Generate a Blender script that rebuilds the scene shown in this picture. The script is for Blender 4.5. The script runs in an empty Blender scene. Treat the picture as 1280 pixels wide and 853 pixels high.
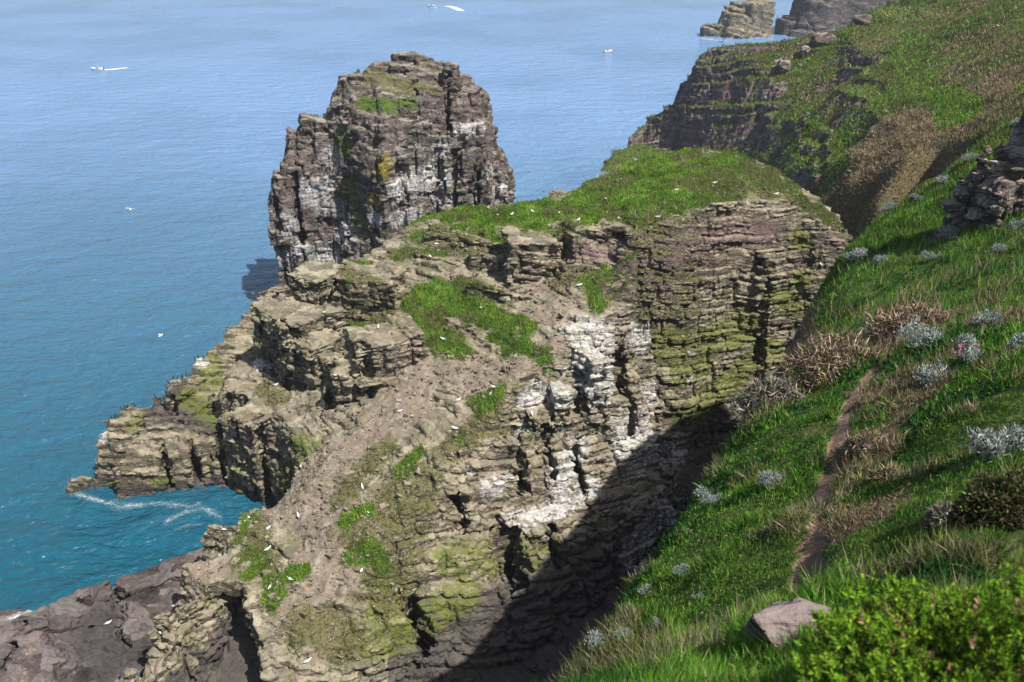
import bpy, math, random, os
import numpy as np
from mathutils import Vector, geometry
import openvdb as vdb

random.seed(7)
RNG = np.random.default_rng(11)
S = bpy.context.scene
COL = S.collection
rad = math.radians

# ------------------------------------------------------------------ camera
F = 1065.0                      # focal length in photograph pixels (1280 wide)
CAM = np.array([0.0, 0.0, 70.0])
PITCH = rad(27.0)
CP, SP = math.cos(PITCH), math.sin(PITCH)


def ray(px, py):
    u = (px - 640.0) / F
    v = (426.5 - py) / F
    return np.array([u, CP + v * SP, -SP + v * CP])


def P(px, py, z):               # point on the sight line at height z
    d = ray(px, py)
    return CAM + d * ((z - CAM[2]) / d[2])


def PT(px, py, t):              # point on the sight line at depth t
    return CAM + ray(px, py) * t


def PY(px, py, y):
    d = ray(px, py)
    return CAM + d * (y / d[1])


cam_d = bpy.data.cameras.new("camera")
cam_d.sensor_width = 36.0
cam_d.lens = 36.0 * F / 1280.0
cam_d.clip_start = 0.1
cam_d.clip_end = 20000
cam = bpy.data.objects.new("camera", cam_d)
cam.location = CAM
cam.rotation_euler = (math.pi / 2 - PITCH, 0, 0)
COL.objects.link(cam)
S.camera = cam
cam_d.dof.use_dof = True; cam_d.dof.focus_distance = 85; cam_d.dof.aperture_fstop = 2.4

# ------------------------------------------------------------------ helpers


def tag(o, label=None, cat=None, group=None, kind=None):
    if label: o["label"] = label
    if cat: o["category"] = cat
    if group: o["group"] = group
    if kind: o["kind"] = kind
    return o


def mesh_np(name, verts, faces=None, quads=None, tris=None, mat=None, parent=None, smooth=True, link=True):
    me = bpy.data.meshes.new(name)
    verts = np.asarray(verts, dtype=np.float32)
    me.vertices.add(len(verts))
    me.vertices.foreach_set("co", verts.ravel())
    parts = []
    starts = []
    n = 0
    if quads is not None and len(quads):
        q = np.asarray(quads, dtype=np.int32)
        parts.append(q.ravel()); starts.append(n + np.arange(len(q)) * 4); n += q.size
    if tris is not None and len(tris):
        t = np.asarray(tris, dtype=np.int32)
        parts.append(t.ravel()); starts.append(n + np.arange(len(t)) * 3); n += t.size
    idx = np.concatenate(parts); st = np.concatenate(starts).astype(np.int32)
    me.loops.add(len(idx)); me.loops.foreach_set("vertex_index", idx)
    me.polygons.add(len(st)); me.polygons.foreach_set("loop_start", st)
    me.update(calc_edges=True)
    if smooth:
        me.polygons.foreach_set("use_smooth", np.ones(len(st), dtype=bool))
    else:
        me.polygons.foreach_set("use_smooth", np.zeros(len(st), dtype=bool))
    if mat: me.materials.append(mat)
    o = bpy.data.objects.new(name, me)
    if parent: o.parent = parent
    if link: COL.objects.link(o)
    return o


def set_attr(o, name, arr4):
    a = o.data.attributes.new(name, "FLOAT_COLOR", "POINT")
    a.data.foreach_set("color", np.ascontiguousarray(arr4, dtype=np.float32).ravel())


_T2 = np.random.default_rng(5).random((256, 256)).astype(np.float32)
_T3 = np.random.default_rng(6).random((64, 64, 64)).astype(np.float32)


def hash2(i, j, seed=0):
    i = np.asarray(i).astype(np.int32); j = np.asarray(j).astype(np.int32)
    return _T2[(i + seed * 37 + (j >> 8) * 17) & 255, (j + seed * 101 + (i >> 8) * 29) & 255]


def hash3(i, j, k, seed=0):
    i = np.asarray(i).astype(np.int32); j = np.asarray(j).astype(np.int32); k = np.asarray(k).astype(np.int32)
    return _T3[(i + seed * 11 + (j >> 6) * 7) & 63, (j + seed * 23 + (k >> 6) * 5) & 63, (k + seed * 41 + (i >> 6) * 3) & 63]


def _fade(x):
    i = np.floor(x); f = x - i
    return i.astype(np.int32), f * f * (3 - 2 * f)


def vn2(x, y, seed=0):          # value noise, -1..1
    xi, fx = _fade(np.asarray(x, dtype=np.float32)); yi, fy = _fade(np.asarray(y, dtype=np.float32))
    x0 = (xi + seed * 37) & 255; x1 = (x0 + 1) & 255; y0 = (yi + seed * 101) & 255; y1 = (y0 + 1) & 255
    a = _T2[x0, y0]; b = _T2[x1, y0]; c = _T2[x0, y1]; d = _T2[x1, y1]
    a = a + (b - a) * fx; c = c + (d - c) * fx
    return (a + (c - a) * fy) * 2 - 1


def vn3(x, y, z, seed=0):
    xi, fx = _fade(np.asarray(x, dtype=np.float32)); yi, fy = _fade(np.asarray(y, dtype=np.float32)); zi, fz = _fade(np.asarray(z, dtype=np.float32))
    x0 = (xi + seed * 11) & 63; x1 = (x0 + 1) & 63; y0 = (yi + seed * 23) & 63; y1 = (y0 + 1) & 63; z0 = (zi + seed * 41) & 63; z1 = (z0 + 1) & 63
    r = []
    for zz in (z0, z1):
        a = _T3[x0, y0, zz]; b = _T3[x1, y0, zz]; c = _T3[x0, y1, zz]; d = _T3[x1, y1, zz]
        a = a + (b - a) * fx; c = c + (d - c) * fx
        r.append(a + (c - a) * fy)
    return (r[0] + (r[1] - r[0]) * fz) * 2 - 1


def fbm2(x, y, s, octv=4, seed=0, gain=.5):
    r = 0; a = 1; tot = 0
    for o in range(octv):
        r = r + a * vn2(x / s, y / s, seed + o * 17); tot += a
        a *= gain; s /= 2.03
    return r / tot


def sstep(a, b, x):
    t = np.clip((x - a) / (b - a), 0, 1)
    return t * t * (3 - 2 * t)


def blur2(a, n):
    for _ in range(n):
        p = np.pad(a, 1, mode="edge")
        a = (p[:-2, 1:-1] + p[2:, 1:-1] + p[1:-1, :-2] + p[1:-1, 2:] + 2 * p[1:-1, 1:-1]) / 6
    return a


def densify(pts, step=1.5):
    out = []
    for a, b in zip(pts[:-1], pts[1:]):
        a = np.array(a); b = np.array(b)
        n = max(1, int(np.linalg.norm((b - a)[:2]) / step))
        for k in range(n): out.append(a + (b - a) * k / n)
    out.append(np.array(pts[-1]))
    return out


class Height:
    """height map on a regular grid from scattered points and break lines (triangulated)."""

    def __init__(self, x0, x1, y0, y1, res, pts, fill=-5.0, blur=0):
        self.x0, self.y0, self.res = x0, y0, res
        nx = int((x1 - x0) / res) + 1; ny = int((y1 - y0) / res) + 1
        pts = np.array(pts)
        pts = pts[(pts[:, 0] > x0 - 300) & (pts[:, 1] > y0 - 300)]
        key = np.round(pts[:, :2] / .15).astype(int)
        _, ui = np.unique(key, axis=0, return_index=True)
        pts = pts[np.sort(ui)]
        vs, es, fs, ov, oe, of = geometry.delaunay_2d_cdt([Vector((p[0], p[1])) for p in pts], [], [], 0, 1e-4)
        zs = np.array([pts[o[0], 2] for o in ov]); v = np.array([(q.x, q.y) for q in vs])
        H = np.full((nx, ny), np.nan)
        for f in fs:
            A, B, C = v[list(f)]; za, zb, zc = zs[list(f)]
            i0 = max(0, int(math.ceil((min(A[0], B[0], C[0]) - x0) / res))); i1 = min(nx - 1, int((max(A[0], B[0], C[0]) - x0) / res))
            j0 = max(0, int(math.ceil((min(A[1], B[1], C[1]) - y0) / res))); j1 = min(ny - 1, int((max(A[1], B[1], C[1]) - y0) / res))
            if i1 < i0 or j1 < j0: continue
            X = x0 + np.arange(i0, i1 + 1)[:, None] * res; Y = y0 + np.arange(j0, j1 + 1)[None, :] * res
            den = (B[1] - C[1]) * (A[0] - C[0]) + (C[0] - B[0]) * (A[1] - C[1])
            if abs(den) < 1e-9: continue
            l1 = ((B[1] - C[1]) * (X - C[0]) + (C[0] - B[0]) * (Y - C[1])) / den
            l2 = ((C[1] - A[1]) * (X - C[0]) + (A[0] - C[0]) * (Y - C[1])) / den
            l3 = 1 - l1 - l2
            m = (l1 >= -1e-6) & (l2 >= -1e-6) & (l3 >= -1e-6)
            zz = l1 * za + l2 * zb + l3 * zc
            sub = H[i0:i1 + 1, j0:j1 + 1]; sub[m] = zz[m]
        H[np.isnan(H)] = fill
        self.H = blur2(H, blur) if blur else H
        self.nx, self.ny = nx, ny
        self.X = x0 + np.arange(nx)[:, None] * res + np.zeros((1, ny)); self.Y = y0 + np.arange(ny)[None, :] * res + np.zeros((nx, 1))

    def at(self, x, y, A=None):
        A = self.H if A is None else A
        gx = np.clip((np.asarray(x) - self.x0) / self.res, 0, self.nx - 1.001); gy = np.clip((np.asarray(y) - self.y0) / self.res, 0, self.ny - 1.001)
        i = gx.astype(int); j = gy.astype(int); fx = gx - i; fy = gy - j
        return A[i, j] * (1 - fx) * (1 - fy) + A[i + 1, j] * fx * (1 - fy) + A[i, j + 1] * (1 - fx) * fy + A[i + 1, j + 1] * fx * fy

    def cast(self, px, py, t0=2, t1=420, step=.12):
        d = ray(px, py); t = np.arange(t0, t1, step)
        q = CAM[None] + d[None] * t[:, None]
        ins = (q[:, 0] > self.x0) & (q[:, 0] < self.x0 + self.res * (self.nx - 1)) & (q[:, 1] > self.y0) & (q[:, 1] < self.y0 + self.res * (self.ny - 1))
        hit = ins & (q[:, 2] < self.at(q[:, 0], q[:, 1]))
        k = np.argmax(hit)
        return q[k] if hit[k] else None

    def strokes(self, lst):
        M = np.zeros((self.nx, self.ny))
        for poly, r in lst:
            pts = []
            for px, py in poly:
                q = self.cast(px, py)
                if q is not None: pts.append(q)
            if not pts: continue
            for q in (densify(pts, max(.3, r * .35)) if len(pts) > 1 else pts):
                i0 = max(0, int((q[0] - r - self.x0) / self.res)); i1 = min(self.nx, int((q[0] + r - self.x0) / self.res) + 2)
                j0 = max(0, int((q[1] - r - self.y0) / self.res)); j1 = min(self.ny, int((q[1] + r - self.y0) / self.res) + 2)
                if i1 <= i0 or j1 <= j0: continue
                d = np.hypot(self.X[i0:i1, j0:j1] - q[0], self.Y[i0:i1, j0:j1] - q[1])
                M[i0:i1, j0:j1] = np.maximum(M[i0:i1, j0:j1], np.clip(1 - d / r, 0, 1))
        return M


def smax(a, b, k):
    h = np.clip(.5 + .5 * (a - b) / k, 0, 1)
    return b + (a - b) * h + k * h * (1 - h)


class Rock:
    """solid rock as a density field: height map + squared blocks + carved hollows + bedded, jointed offsets."""

    def __init__(self, hm, z0, z1, res, blocks=(), carve=None, rough=None, dip=(0, 0), amp=1.0, seed=0, bed=(1.5, .42), cell=(3.6, 1.3), terr=.65, noise=1.0, layer=1.0, amp0=.5, cuts=(), chamfer=0.0):
        x0, y0 = hm.x0, hm.y0
        nx = int((hm.nx - 1) * hm.res / res) + 1; ny = int((hm.ny - 1) * hm.res / res) + 1; nz = int((z1 - z0) / res) + 1
        self.o = np.array([x0, y0, z0]); self.res = res; self.n = (nx, ny, nz)
        X = (x0 + np.arange(nx) * res); Y = (y0 + np.arange(ny) * res); Z = (z0 + np.arange(nz) * res)
        h = hm.at(X[:, None] + 0 * Y[None], Y[None] + 0 * X[:, None])
        gx, gy = np.gradient(blur2(h, 2), res)
        gg = np.hypot(gx, gy)
        g = 1 / np.sqrt(1 + gg ** 2)
        f = ((h[:, :, None] - Z[None, None, :]) * g[:, :, None]).astype(np.float32)
        rk = np.ones_like(h) if rough is None else hm.at(X[:, None] + 0 * Y[None], Y[None] + 0 * X[:, None], rough)
        RK = np.repeat(rk[:, :, None], nz, axis=2).astype(np.float32) if False else None
        for b in blocks:
            cx, cy, hx, hy, zb, zt, yaw = b[:7]
            tilt = b[7] if len(b) > 7 else 0.0          # dz per metre along the block's own x axis
            c, s = math.cos(rad(yaw)), math.sin(rad(yaw))
            R = math.hypot(hx, hy) + 3
            i0 = max(0, int((cx - R - x0) / res)); i1 = min(nx, int((cx + R - x0) / res) + 1)
            j0 = max(0, int((cy - R - y0) / res)); j1 = min(ny, int((cy + R - y0) / res) + 1)
            if i1 <= i0 or j1 <= j0: continue
            dx = X[i0:i1, None] - cx; dy = Y[None, j0:j1] - cy
            lx = dx * c + dy * s; ly = -dx * s + dy * c
            wob = .5 * fbm2(dx + cx, dy + cy, 3.0, 2, seed + 5)
            qx = np.abs(lx) - hx + wob; qy = np.abs(ly) - hy + wob
            zc = (zb + zt) / 2; hz = (zt - zb) / 2
            qz = np.abs(Z[None, None, :] - zc - (tilt * lx)[:, :, None]) - hz
            chm = chamfer * np.maximum(0, Z - (zt - 6.0))[None, None, :]
            QX = qx[:, :, None] + chm; QY = qy[:, :, None] + chm
            out = np.sqrt(np.maximum(QX, 0) ** 2 + np.maximum(QY, 0) ** 2 + np.maximum(qz, 0) ** 2)
            sd = out + np.minimum(np.maximum(np.maximum(QX, QY), qz), 0)
            sub = f[i0:i1, j0:j1]
            f[i0:i1, j0:j1] = smax(sub, -sd, .3).astype(np.float32)
            rk[i0:i1, j0:j1] = np.maximum(rk[i0:i1, j0:j1], np.clip(1.1 - np.maximum(qx, qy), .0, 1))
        for cx, cy, hx, hy, zb, zt, yaw in cuts:           # open clefts between blocks
            c, s = math.cos(rad(yaw)), math.sin(rad(yaw))
            R = math.hypot(hx, hy) + 1
            i0 = max(0, int((cx - R - x0) / res)); i1 = min(nx, int((cx + R - x0) / res) + 1)
            j0 = max(0, int((cy - R - y0) / res)); j1 = min(ny, int((cy + R - y0) / res) + 1)
            dx = X[i0:i1, None] - cx; dy = Y[None, j0:j1] - cy
            lx = dx * c + dy * s; ly = -dx * s + dy * c
            taper = np.clip((Z - zb) / (zt - zb), 0, 1)[None, None, :] * .5 + .6
            q = np.minimum(hx * taper - np.abs(lx + .3 * np.sin(ly * 1.7))[:, :, None], (hy - np.abs(ly))[:, :, None])
            q = np.minimum(q, (Z - zb)[None, None, :])
            q = np.minimum(q, (zt - Z)[None, None, :])
            f[i0:i1, j0:j1] = np.minimum(f[i0:i1, j0:j1], -q)
        if carve is not None:
            carve(f, X, Y, Z, self)
        # offsets only near the surface
        I, J, K = np.nonzero(np.abs(f) < 1.7)
        f32 = np.float32
        x = X[I].astype(f32); y = Y[J].astype(f32); z = Z[K].astype(f32)
        r = rk[I, J].astype(f32)
        fv = f[I, J, K]
        i1, i0 = np.minimum(I + 1, nx - 1), np.maximum(I - 1, 0); j1, j0 = np.minimum(J + 1, ny - 1), np.maximum(J - 1, 0); k1, k0 = np.minimum(K + 1, nz - 1), np.maximum(K - 1, 0)
        ga = f[i1, J, K] - f[i0, J, K]; gb = f[I, j1, K] - f[I, j0, K]; gc = f[I, J, k1] - f[I, J, k0]
        slope = np.clip(-gc / (np.sqrt(ga * ga + gb * gb + gc * gc) + 1e-6), 0, 1).astype(f32)
        steep = 1 - sstep(.55, .95, slope)
        wx = x + 1.2 * vn2(x / 5, y / 5, seed + 1); wy = y + 1.2 * vn2(x / 5, y / 5, seed + 2)
        b = z + dip[0] * x + dip[1] * y + .9 * vn2(x / 11, y / 11, seed + 3) + .22 * vn2(x / 3, y / 3, seed + 4)
        tot = np.zeros_like(z)
        for lev, (th, ce, am) in enumerate(((bed[0], cell[0], amp0), (bed[1], cell[1], .3))):
            q = b / th + .35 * np.sin(b / th * 2.1 + lev)
            k = np.floor(q); fr = q - k
            a1 = (0.35 + lev * .3)
            u = (wx * math.cos(a1) + wy * math.sin(a1)) / (ce * 1.25) + hash2(k, k * 3 + 1, seed + 9) * 7
            v = (-wx * math.sin(a1) + wy * math.cos(a1)) / (ce * .85) + hash2(k, k * 5 + 2, seed + 8) * 7
            ci = np.floor(u); cj = np.floor(v)
            off = (hash3(ci, cj, k, seed + 20 + lev) - .55)
            lay = (hash2(k, k * 11 + 7, seed + 31 + lev) - .5)
            tot += am * (1.2 * off + .9 * layer * lay) * (.4 + .6 * steep)
            du = np.abs(u - ci - .5); dv = np.abs(v - cj - .5)
            jt = np.minimum((.5 - du) * ce * 1.25, (.5 - dv) * ce * .85)
            gw = (.2, .11)[lev]
            tot -= (.6, .3)[lev] * np.exp(-(jt / gw) ** 2) * (.25 + .75 * steep)
            bt = np.minimum(fr, 1 - fr) * th
            tot -= layer * (.26, .12)[lev] * np.exp(-(bt / (gw * .8)) ** 2) * (.2 + .8 * steep)
            tot -= terr * slope * (.5 - fr) * th * (.75, .45)[lev]     # risers and treads on sloping ground
        tot += noise * (.22 * vn3(x / 4.5, y / 4.5, z / 3.5, seed + 41) + .16 * vn3(x / 1.6, y / 1.6, z / 1.0, seed + 42) + .12 * vn3(x / .6, y / .6, z / .45, seed + 43))
        soft = .2 * vn3(x / 3, y / 3, z / 3, seed + 44) + .12 * vn3(x / .8, y / .8, z / .8, seed + 45)
        tot = np.clip(amp * tot, -1.5, 1.5)
        f[I, J, K] = fv + tot * r + soft * (1 - r)
        # closed sides and underside
        f[0] = f[-1] = -1; f[:, 0] = f[:, -1] = -1; f[:, :, 0] = -1; f[:, :, -1] = -1
        self.f = f
        gr = vdb.FloatGrid()
        gr.background = -1.0
        gr.copyFromArray(np.ascontiguousarray(np.clip(f, -3, 3)))
        pts, tris, quads = gr.convertToPolygons(0.0, 0.0)
        self.v = pts * res + self.o[None]
        self.q = quads; self.t = tris
        # normals from the field
        G = np.clip((self.v - self.o) / res, 1, np.array(self.n) - 2.01)
        self.nrm = -self._grad(G)
        self.nrm /= np.linalg.norm(self.nrm, axis=1)[:, None] + 1e-9

    def _samp(self, G):
        i = G.astype(int); fr = G - i
        i0, j0, k0 = i.T
        r = 0
        for a in (0, 1):
            for b in (0, 1):
                for c in (0, 1):
                    w = (fr[:, 0] if a else 1 - fr[:, 0]) * (fr[:, 1] if b else 1 - fr[:, 1]) * (fr[:, 2] if c else 1 - fr[:, 2])
                    r = r + w * self.f[i0 + a, j0 + b, k0 + c]
        return r

    def _grad(self, G):
        out = np.zeros_like(G)
        hi = np.array(self.n) - 2.01
        for a in range(3):
            e = np.zeros(3); e[a] = .9
            out[:, a] = self._samp(np.clip(G + e, 0, hi)) - self._samp(np.clip(G - e, 0, hi))
        return out

    def cast(self, px, py, t0=20, t1=260):
        d = ray(px, py); t = np.arange(t0, t1, .08)
        q = CAM[None] + d[None] * t[:, None]
        G = (q - self.o) / self.res
        ok = np.all((G > 0) & (G < np.array(self.n) - 2.01), axis=1)
        if not ok.any(): return None
        val = np.full(len(t), -1.0); val[ok] = self._samp(G[ok])
        k = np.argmax(val > 0)
        return q[k] if val[k] > 0 else None

    def mask(self, lst):
        m = np.zeros(len(self.v))
        order = np.argsort(self.v[:, 0]); xs = self.v[order, 0]
        for poly, r in lst:
            pts = [p for p in (self.cast(a, b) for a, b in poly) if p is not None]
            if not pts: continue
            for q in (densify(pts, r * .4) if len(pts) > 1 else pts):
                a, b = np.searchsorted(xs, (q[0] - r, q[0] + r))
                ii = order[a:b]
                d = np.linalg.norm(self.v[ii] - q[None], axis=1)
                m[ii] = np.maximum(m[ii], np.clip(1 - d / r, 0, 1))
        return m

    def build(self, name, mat):
        return mesh_np(name, self.v, quads=self.q, tris=self.t, mat=mat, smooth=False)


#@MATERIALS
# ------------------------------------------------------------------ node helper


class NT:
    def __init__(self, name):
        self.m = bpy.data.materials.new(name); self.m.use_nodes = True
        self.t = self.m.node_tree; self.t.nodes.clear()
        self.out = self.n("ShaderNodeOutputMaterial")

    def n(self, typ, **kw):
        nd = self.t.nodes.new(typ)
        for k, v in kw.items(): setattr(nd, k, v)
        return nd

    def put(self, sock, v):
        if isinstance(v, bpy.types.NodeSocket): self.t.links.new(v, sock)
        elif v is not None:
            if sock.type == "RGBA" and not isinstance(v, (int, float)) and len(v) == 3: v = (*v, 1)
            sock.default_value = v

    def math(self, op, a, b=None, c=None, clamp=False):
        nd = self.n("ShaderNodeMath", operation=op, use_clamp=clamp)
        self.put(nd.inputs[0], a); self.put(nd.inputs[1], b)
        if c is not None: self.put(nd.inputs[2], c)
        return nd.outputs[0]

    def vmul(self, v, s):
        nd = self.n("ShaderNodeVectorMath", operation="MULTIPLY"); self.put(nd.inputs[0], v); nd.inputs[1].default_value = s
        return nd.outputs[0]

    def noise(self, vec, scale, detail=4, rough=.55, dist=0.0, out=0):
        nd = self.n("ShaderNodeTexNoise"); self.put(nd.inputs["Vector"], vec)
        nd.inputs["Scale"].default_value = scale; nd.inputs["Detail"].default_value = detail
        nd.inputs["Roughness"].default_value = rough; nd.inputs["Distortion"].default_value = dist
        return nd.outputs[out]

    def voro(self, vec, scale, feature="F1", out="Distance", metric="CHEBYCHEV"):
        nd = self.n("ShaderNodeTexVoronoi", feature=feature, distance=metric) if feature != "DISTANCE_TO_EDGE" else self.n("ShaderNodeTexVoronoi", feature=feature); self.put(nd.inputs["Vector"], vec)
        nd.inputs["Scale"].default_value = scale
        return nd.outputs[out]

    def ramp(self, f, stops, interp="LINEAR"):
        nd = self.n("ShaderNodeValToRGB"); self.put(nd.inputs[0], f)
        cr = nd.color_ramp; cr.interpolation = interp
        while len(cr.elements) > 1: cr.elements.remove(cr.elements[0])
        for i, (p, c) in enumerate(stops):
            e = cr.elements[0] if i == 0 else cr.elements.new(p)
            e.position = p
            if isinstance(c, (int, float)): c = (c, c, c)
            e.color = (*c, 1)
        return nd.outputs[0]

    def mix(self, f, a, b, mode="MIX"):
        nd = self.n("ShaderNodeMix", data_type="RGBA", blend_type=mode)
        self.put(nd.inputs[0], f); self.put(nd.inputs[6], a); self.put(nd.inputs[7], b)
        return nd.outputs[2]

    def mapr(self, v, a, b, c=0.0, d=1.0):
        nd = self.n("ShaderNodeMapRange", interpolation_type="SMOOTHSTEP"); self.put(nd.inputs[0], v)
        nd.inputs[1].default_value = a; nd.inputs[2].default_value = b; nd.inputs[3].default_value = c; nd.inputs[4].default_value = d
        return nd.outputs[0]

    def attr(self, name):
        nd = self.n("ShaderNodeAttribute", attribute_name=name)
        sp = self.n("ShaderNodeSeparateColor"); self.t.links.new(nd.outputs["Color"], sp.inputs[0])
        return nd.outputs["Color"], sp.outputs[0], sp.outputs[1], sp.outputs[2], nd.outputs["Alpha"]

    def bump(self, h, strength, dist, normal=None):
        nd = self.n("ShaderNodeBump"); self.put(nd.inputs["Height"], h)
        nd.inputs["Strength"].default_value = strength; nd.inputs["Distance"].default_value = dist
        if normal is not None: self.put(nd.inputs["Normal"], normal)
        return nd.outputs[0]

    def bsdf(self, color, rough=.9, spec=.2, normal=None, **kw):
        b = self.n("ShaderNodeBsdfPrincipled")
        self.put(b.inputs["Base Color"], color); self.put(b.inputs["Roughness"], rough); self.put(b.inputs["Specular IOR Level"], spec)
        if normal is not None: self.put(b.inputs["Normal"], normal)
        for k, v in kw.items(): self.put(b.inputs[k], v)
        self.t.links.new(b.outputs[0], self.out.inputs[0])
        return b


def rock_mat(name, stops, dip=(0, 0), tint=(.17, .12, .11), tint_amt=.3, bump=.9, olive=.0, top_pale=0.0, weather=.45):
    m = NT(name)
    geo = m.n("ShaderNodeNewGeometry"); pos = geo.outputs["Position"]
    nz = m.n("ShaderNodeSeparateXYZ"); m.put(nz.inputs[0], geo.outputs["True Normal"])
    sp = m.n("ShaderNodeSeparateXYZ"); m.put(sp.inputs[0], pos)
    bb = m.math("ADD", sp.outputs[2], m.math("ADD", m.math("MULTIPLY", sp.outputs[0], dip[0]), m.math("MULTIPLY", sp.outputs[1], dip[1])))
    wob = m.math("MULTIPLY", m.math("SUBTRACT", m.noise(pos, .12, 2), .5), 2.2)
    bb = m.math("ADD", bb, wob)
    cv = m.n("ShaderNodeCombineXYZ"); m.put(cv.inputs[0], sp.outputs[0]); m.put(cv.inputs[1], sp.outputs[1]); m.put(cv.inputs[2], bb)
    bv = cv.outputs[0]
    st1 = m.noise(m.vmul(bv, (.12, .12, 1.5)), 1.0, 5, .65)
    st2 = m.noise(m.vmul(bv, (.5, .5, 5.0)), 1.0, 4, .6)
    blk = m.voro(m.vmul(bv, (.55, .55, 1.6)), 1.0, out="Color")
    big = m.noise(pos, .09, 4, .6)
    fine = m.noise(pos, 2.6, 4, .72)
    bs = m.n("ShaderNodeSeparateColor"); m.put(bs.inputs[0], blk)
    val = m.math("ADD", m.math("MULTIPLY", st1, .3), m.math("ADD", m.math("MULTIPLY", st2, .18), m.math("ADD", m.math("MULTIPLY", fine, .3), m.math("MULTIPLY", bs.outputs[0], .22))))
    col = m.ramp(m.mapr(val, .33, .66), stops)
    col = m.mix(m.math("MULTIPLY", m.mapr(big, .42, .62), tint_amt), col, tint)
    col = m.mix(m.math("MULTIPLY", m.mapr(m.noise(pos, .55, 5, .7), .46, .62), .5), col, m.mix(fine, (.05, .045, .036), (.13, .115, .09)))
    # yellowish weathered patches on tops; up-facing rock paler, setting tops off from faces
    lich = m.math("MULTIPLY", m.mapr(m.noise(pos, .9, 5, .7), .5, .66), m.mapr(nz.outputs[2], .15, .7))
    col = m.mix(m.math("MULTIPLY", lich, weather), col, (.36, .31, .2))
    col = m.mix(m.math("MULTIPLY", m.mapr(nz.outputs[2], .55, .9), top_pale), col, m.mix(fine, (.17, .15, .1), (.40, .355, .26)))
    olv = m.math("MULTIPLY", m.mapr(m.noise(pos, .33, 4, .7), .47, .66), m.mapr(nz.outputs[2], -.1, .5))
    col = m.mix(m.math("MULTIPLY", olv, olive), col, m.mix(fine, (.06, .062, .022), (.17, .16, .065)))
    # open joints: dark thin lines
    crk = m.voro(m.vmul(bv, (.45, .45, 1.1)), 1.0, feature="DISTANCE_TO_EDGE")
    crm = m.math("MAXIMUM", m.mapr(crk, .0, .05), m.mapr(m.math("ABSOLUTE", nz.outputs[2]), .35, .7))
    col = m.mix(m.math("MULTIPLY", m.math("SUBTRACT", 1.0, crm), .75), col, (.035, .03, .026))
    crk2 = m.voro(m.vmul(bv, (1.1, 1.1, 3.2)), 1.0, feature="DISTANCE_TO_EDGE")
    crm2 = m.math("MAXIMUM", m.mapr(crk2, .0, .07), m.mapr(m.math("ABSOLUTE", nz.outputs[2]), .5, .8))
    col = m.mix(m.math("MULTIPLY", m.math("SUBTRACT", 1.0, crm2), .5), col, (.04, .035, .03))
    A, grass, soil, guano, moss = m.attr("cover")
    B, lichen, purple, dark, scrub = m.attr("stain_shade")
    n1 = m.noise(pos, 1.1, 4, .72); n2 = m.noise(pos, 4.0, 2, .65)
    nn = m.math("ADD", m.math("MULTIPLY", n1, .7), m.math("MULTIPLY", n2, .3))

    def msk(a, lo=.35, hi=.55, k=1.0):
        return m.mapr(m.math("ADD", a, m.math("MULTIPLY", m.math("SUBTRACT", nn, .5), k)), lo, hi)
    col = m.mix(m.math("MULTIPLY", msk(purple, .2, .8), .75), col, m.mix(fine, (.09, .055, .055), (.27, .19, .185)))
    col = m.mix(m.math("MULTIPLY", msk(dark, .2, .7), .8), col, m.mix(fine, (.018, .016, .016), (.085, .072, .072)))  # dark and wet rock, also carrying the painted chasm and cave shade
    str_ = m.noise(m.vmul(bv, (2.2, 2.2, .16)), 1.0, 4, .6)
    mm = m.math("MULTIPLY", msk(moss, .2, .55), m.mapr(str_, .3, .55))
    col = m.mix(m.math("MULTIPLY", m.math("MULTIPLY", mm, m.mapr(fine, .28, .6, .35, 1.0)), .9), col, m.mix(m.noise(pos, .6, 3), (.05, .065, .012), (.18, .205, .028)))
    col = m.mix(m.math("MULTIPLY", msk(lichen, .35, .6), .75), col, m.mix(n2, (.14, .12, .03), (.33, .25, .04)))
    gu = m.math("MULTIPLY", msk(guano, .26, .66, 1.5), m.mapr(m.math("ADD", m.math("MULTIPLY", st2, .5), m.math("MULTIPLY", str_, .5)), .36, .58))
    col = m.mix(m.math("MULTIPLY", gu, m.mapr(fine, .3, .62, .35, .85)), col, m.mix(n2, (.45, .435, .43), (.72, .71, .70)))
    soilc = m.mix(m.noise(pos, .8, 5, .7), (.115, .088, .064), (.28, .222, .165))
    soilc = m.mix(m.math("MULTIPLY", m.mapr(m.noise(pos, 2.2, 5, .75), .5, .72), .5), soilc, (.46, .41, .35))
    spx = m.math("SUBTRACT", m.math("MULTIPLY", sp.outputs[0], .85), m.math("MULTIPLY", sp.outputs[1], .5)); spa = m.math("ADD", m.math("MULTIPLY", sp.outputs[0], .25), m.math("MULTIPLY", sp.outputs[1], .42))
    cs = m.n("ShaderNodeCombineXYZ"); m.put(cs.inputs[0], spx); m.put(cs.inputs[1], spa)
    run = m.noise(cs.outputs[0], .8, 6, .75, 1.2)
    soilc = m.mix(m.math("MULTIPLY", m.mapr(run, .5, .66), .6), soilc, (.39, .345, .29))
    soilc = m.mix(m.math("MULTIPLY", m.mapr(run, .48, .34), .6), soilc, (.09, .075, .055))
    so = msk(soil, .25, .5, 1.4)
    col = m.mix(m.math("MULTIPLY", so, .92), col, soilc)
    sc = m.math("MULTIPLY", msk(scrub, .38, .62, 2.2), m.mapr(nz.outputs[2], -.1, .35))
    col = m.mix(m.math("MULTIPLY", sc, .8), col, m.mix(n2, (.05, .055, .018), (.15, .14, .05)))
    gr = m.math("MULTIPLY", msk(grass, .3, .45, .8), m.mapr(nz.outputs[2], .1, .35))
    col = m.mix(gr, col, m.mix(n2, (.03, .06, .008), (.1, .15, .025)))
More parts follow.
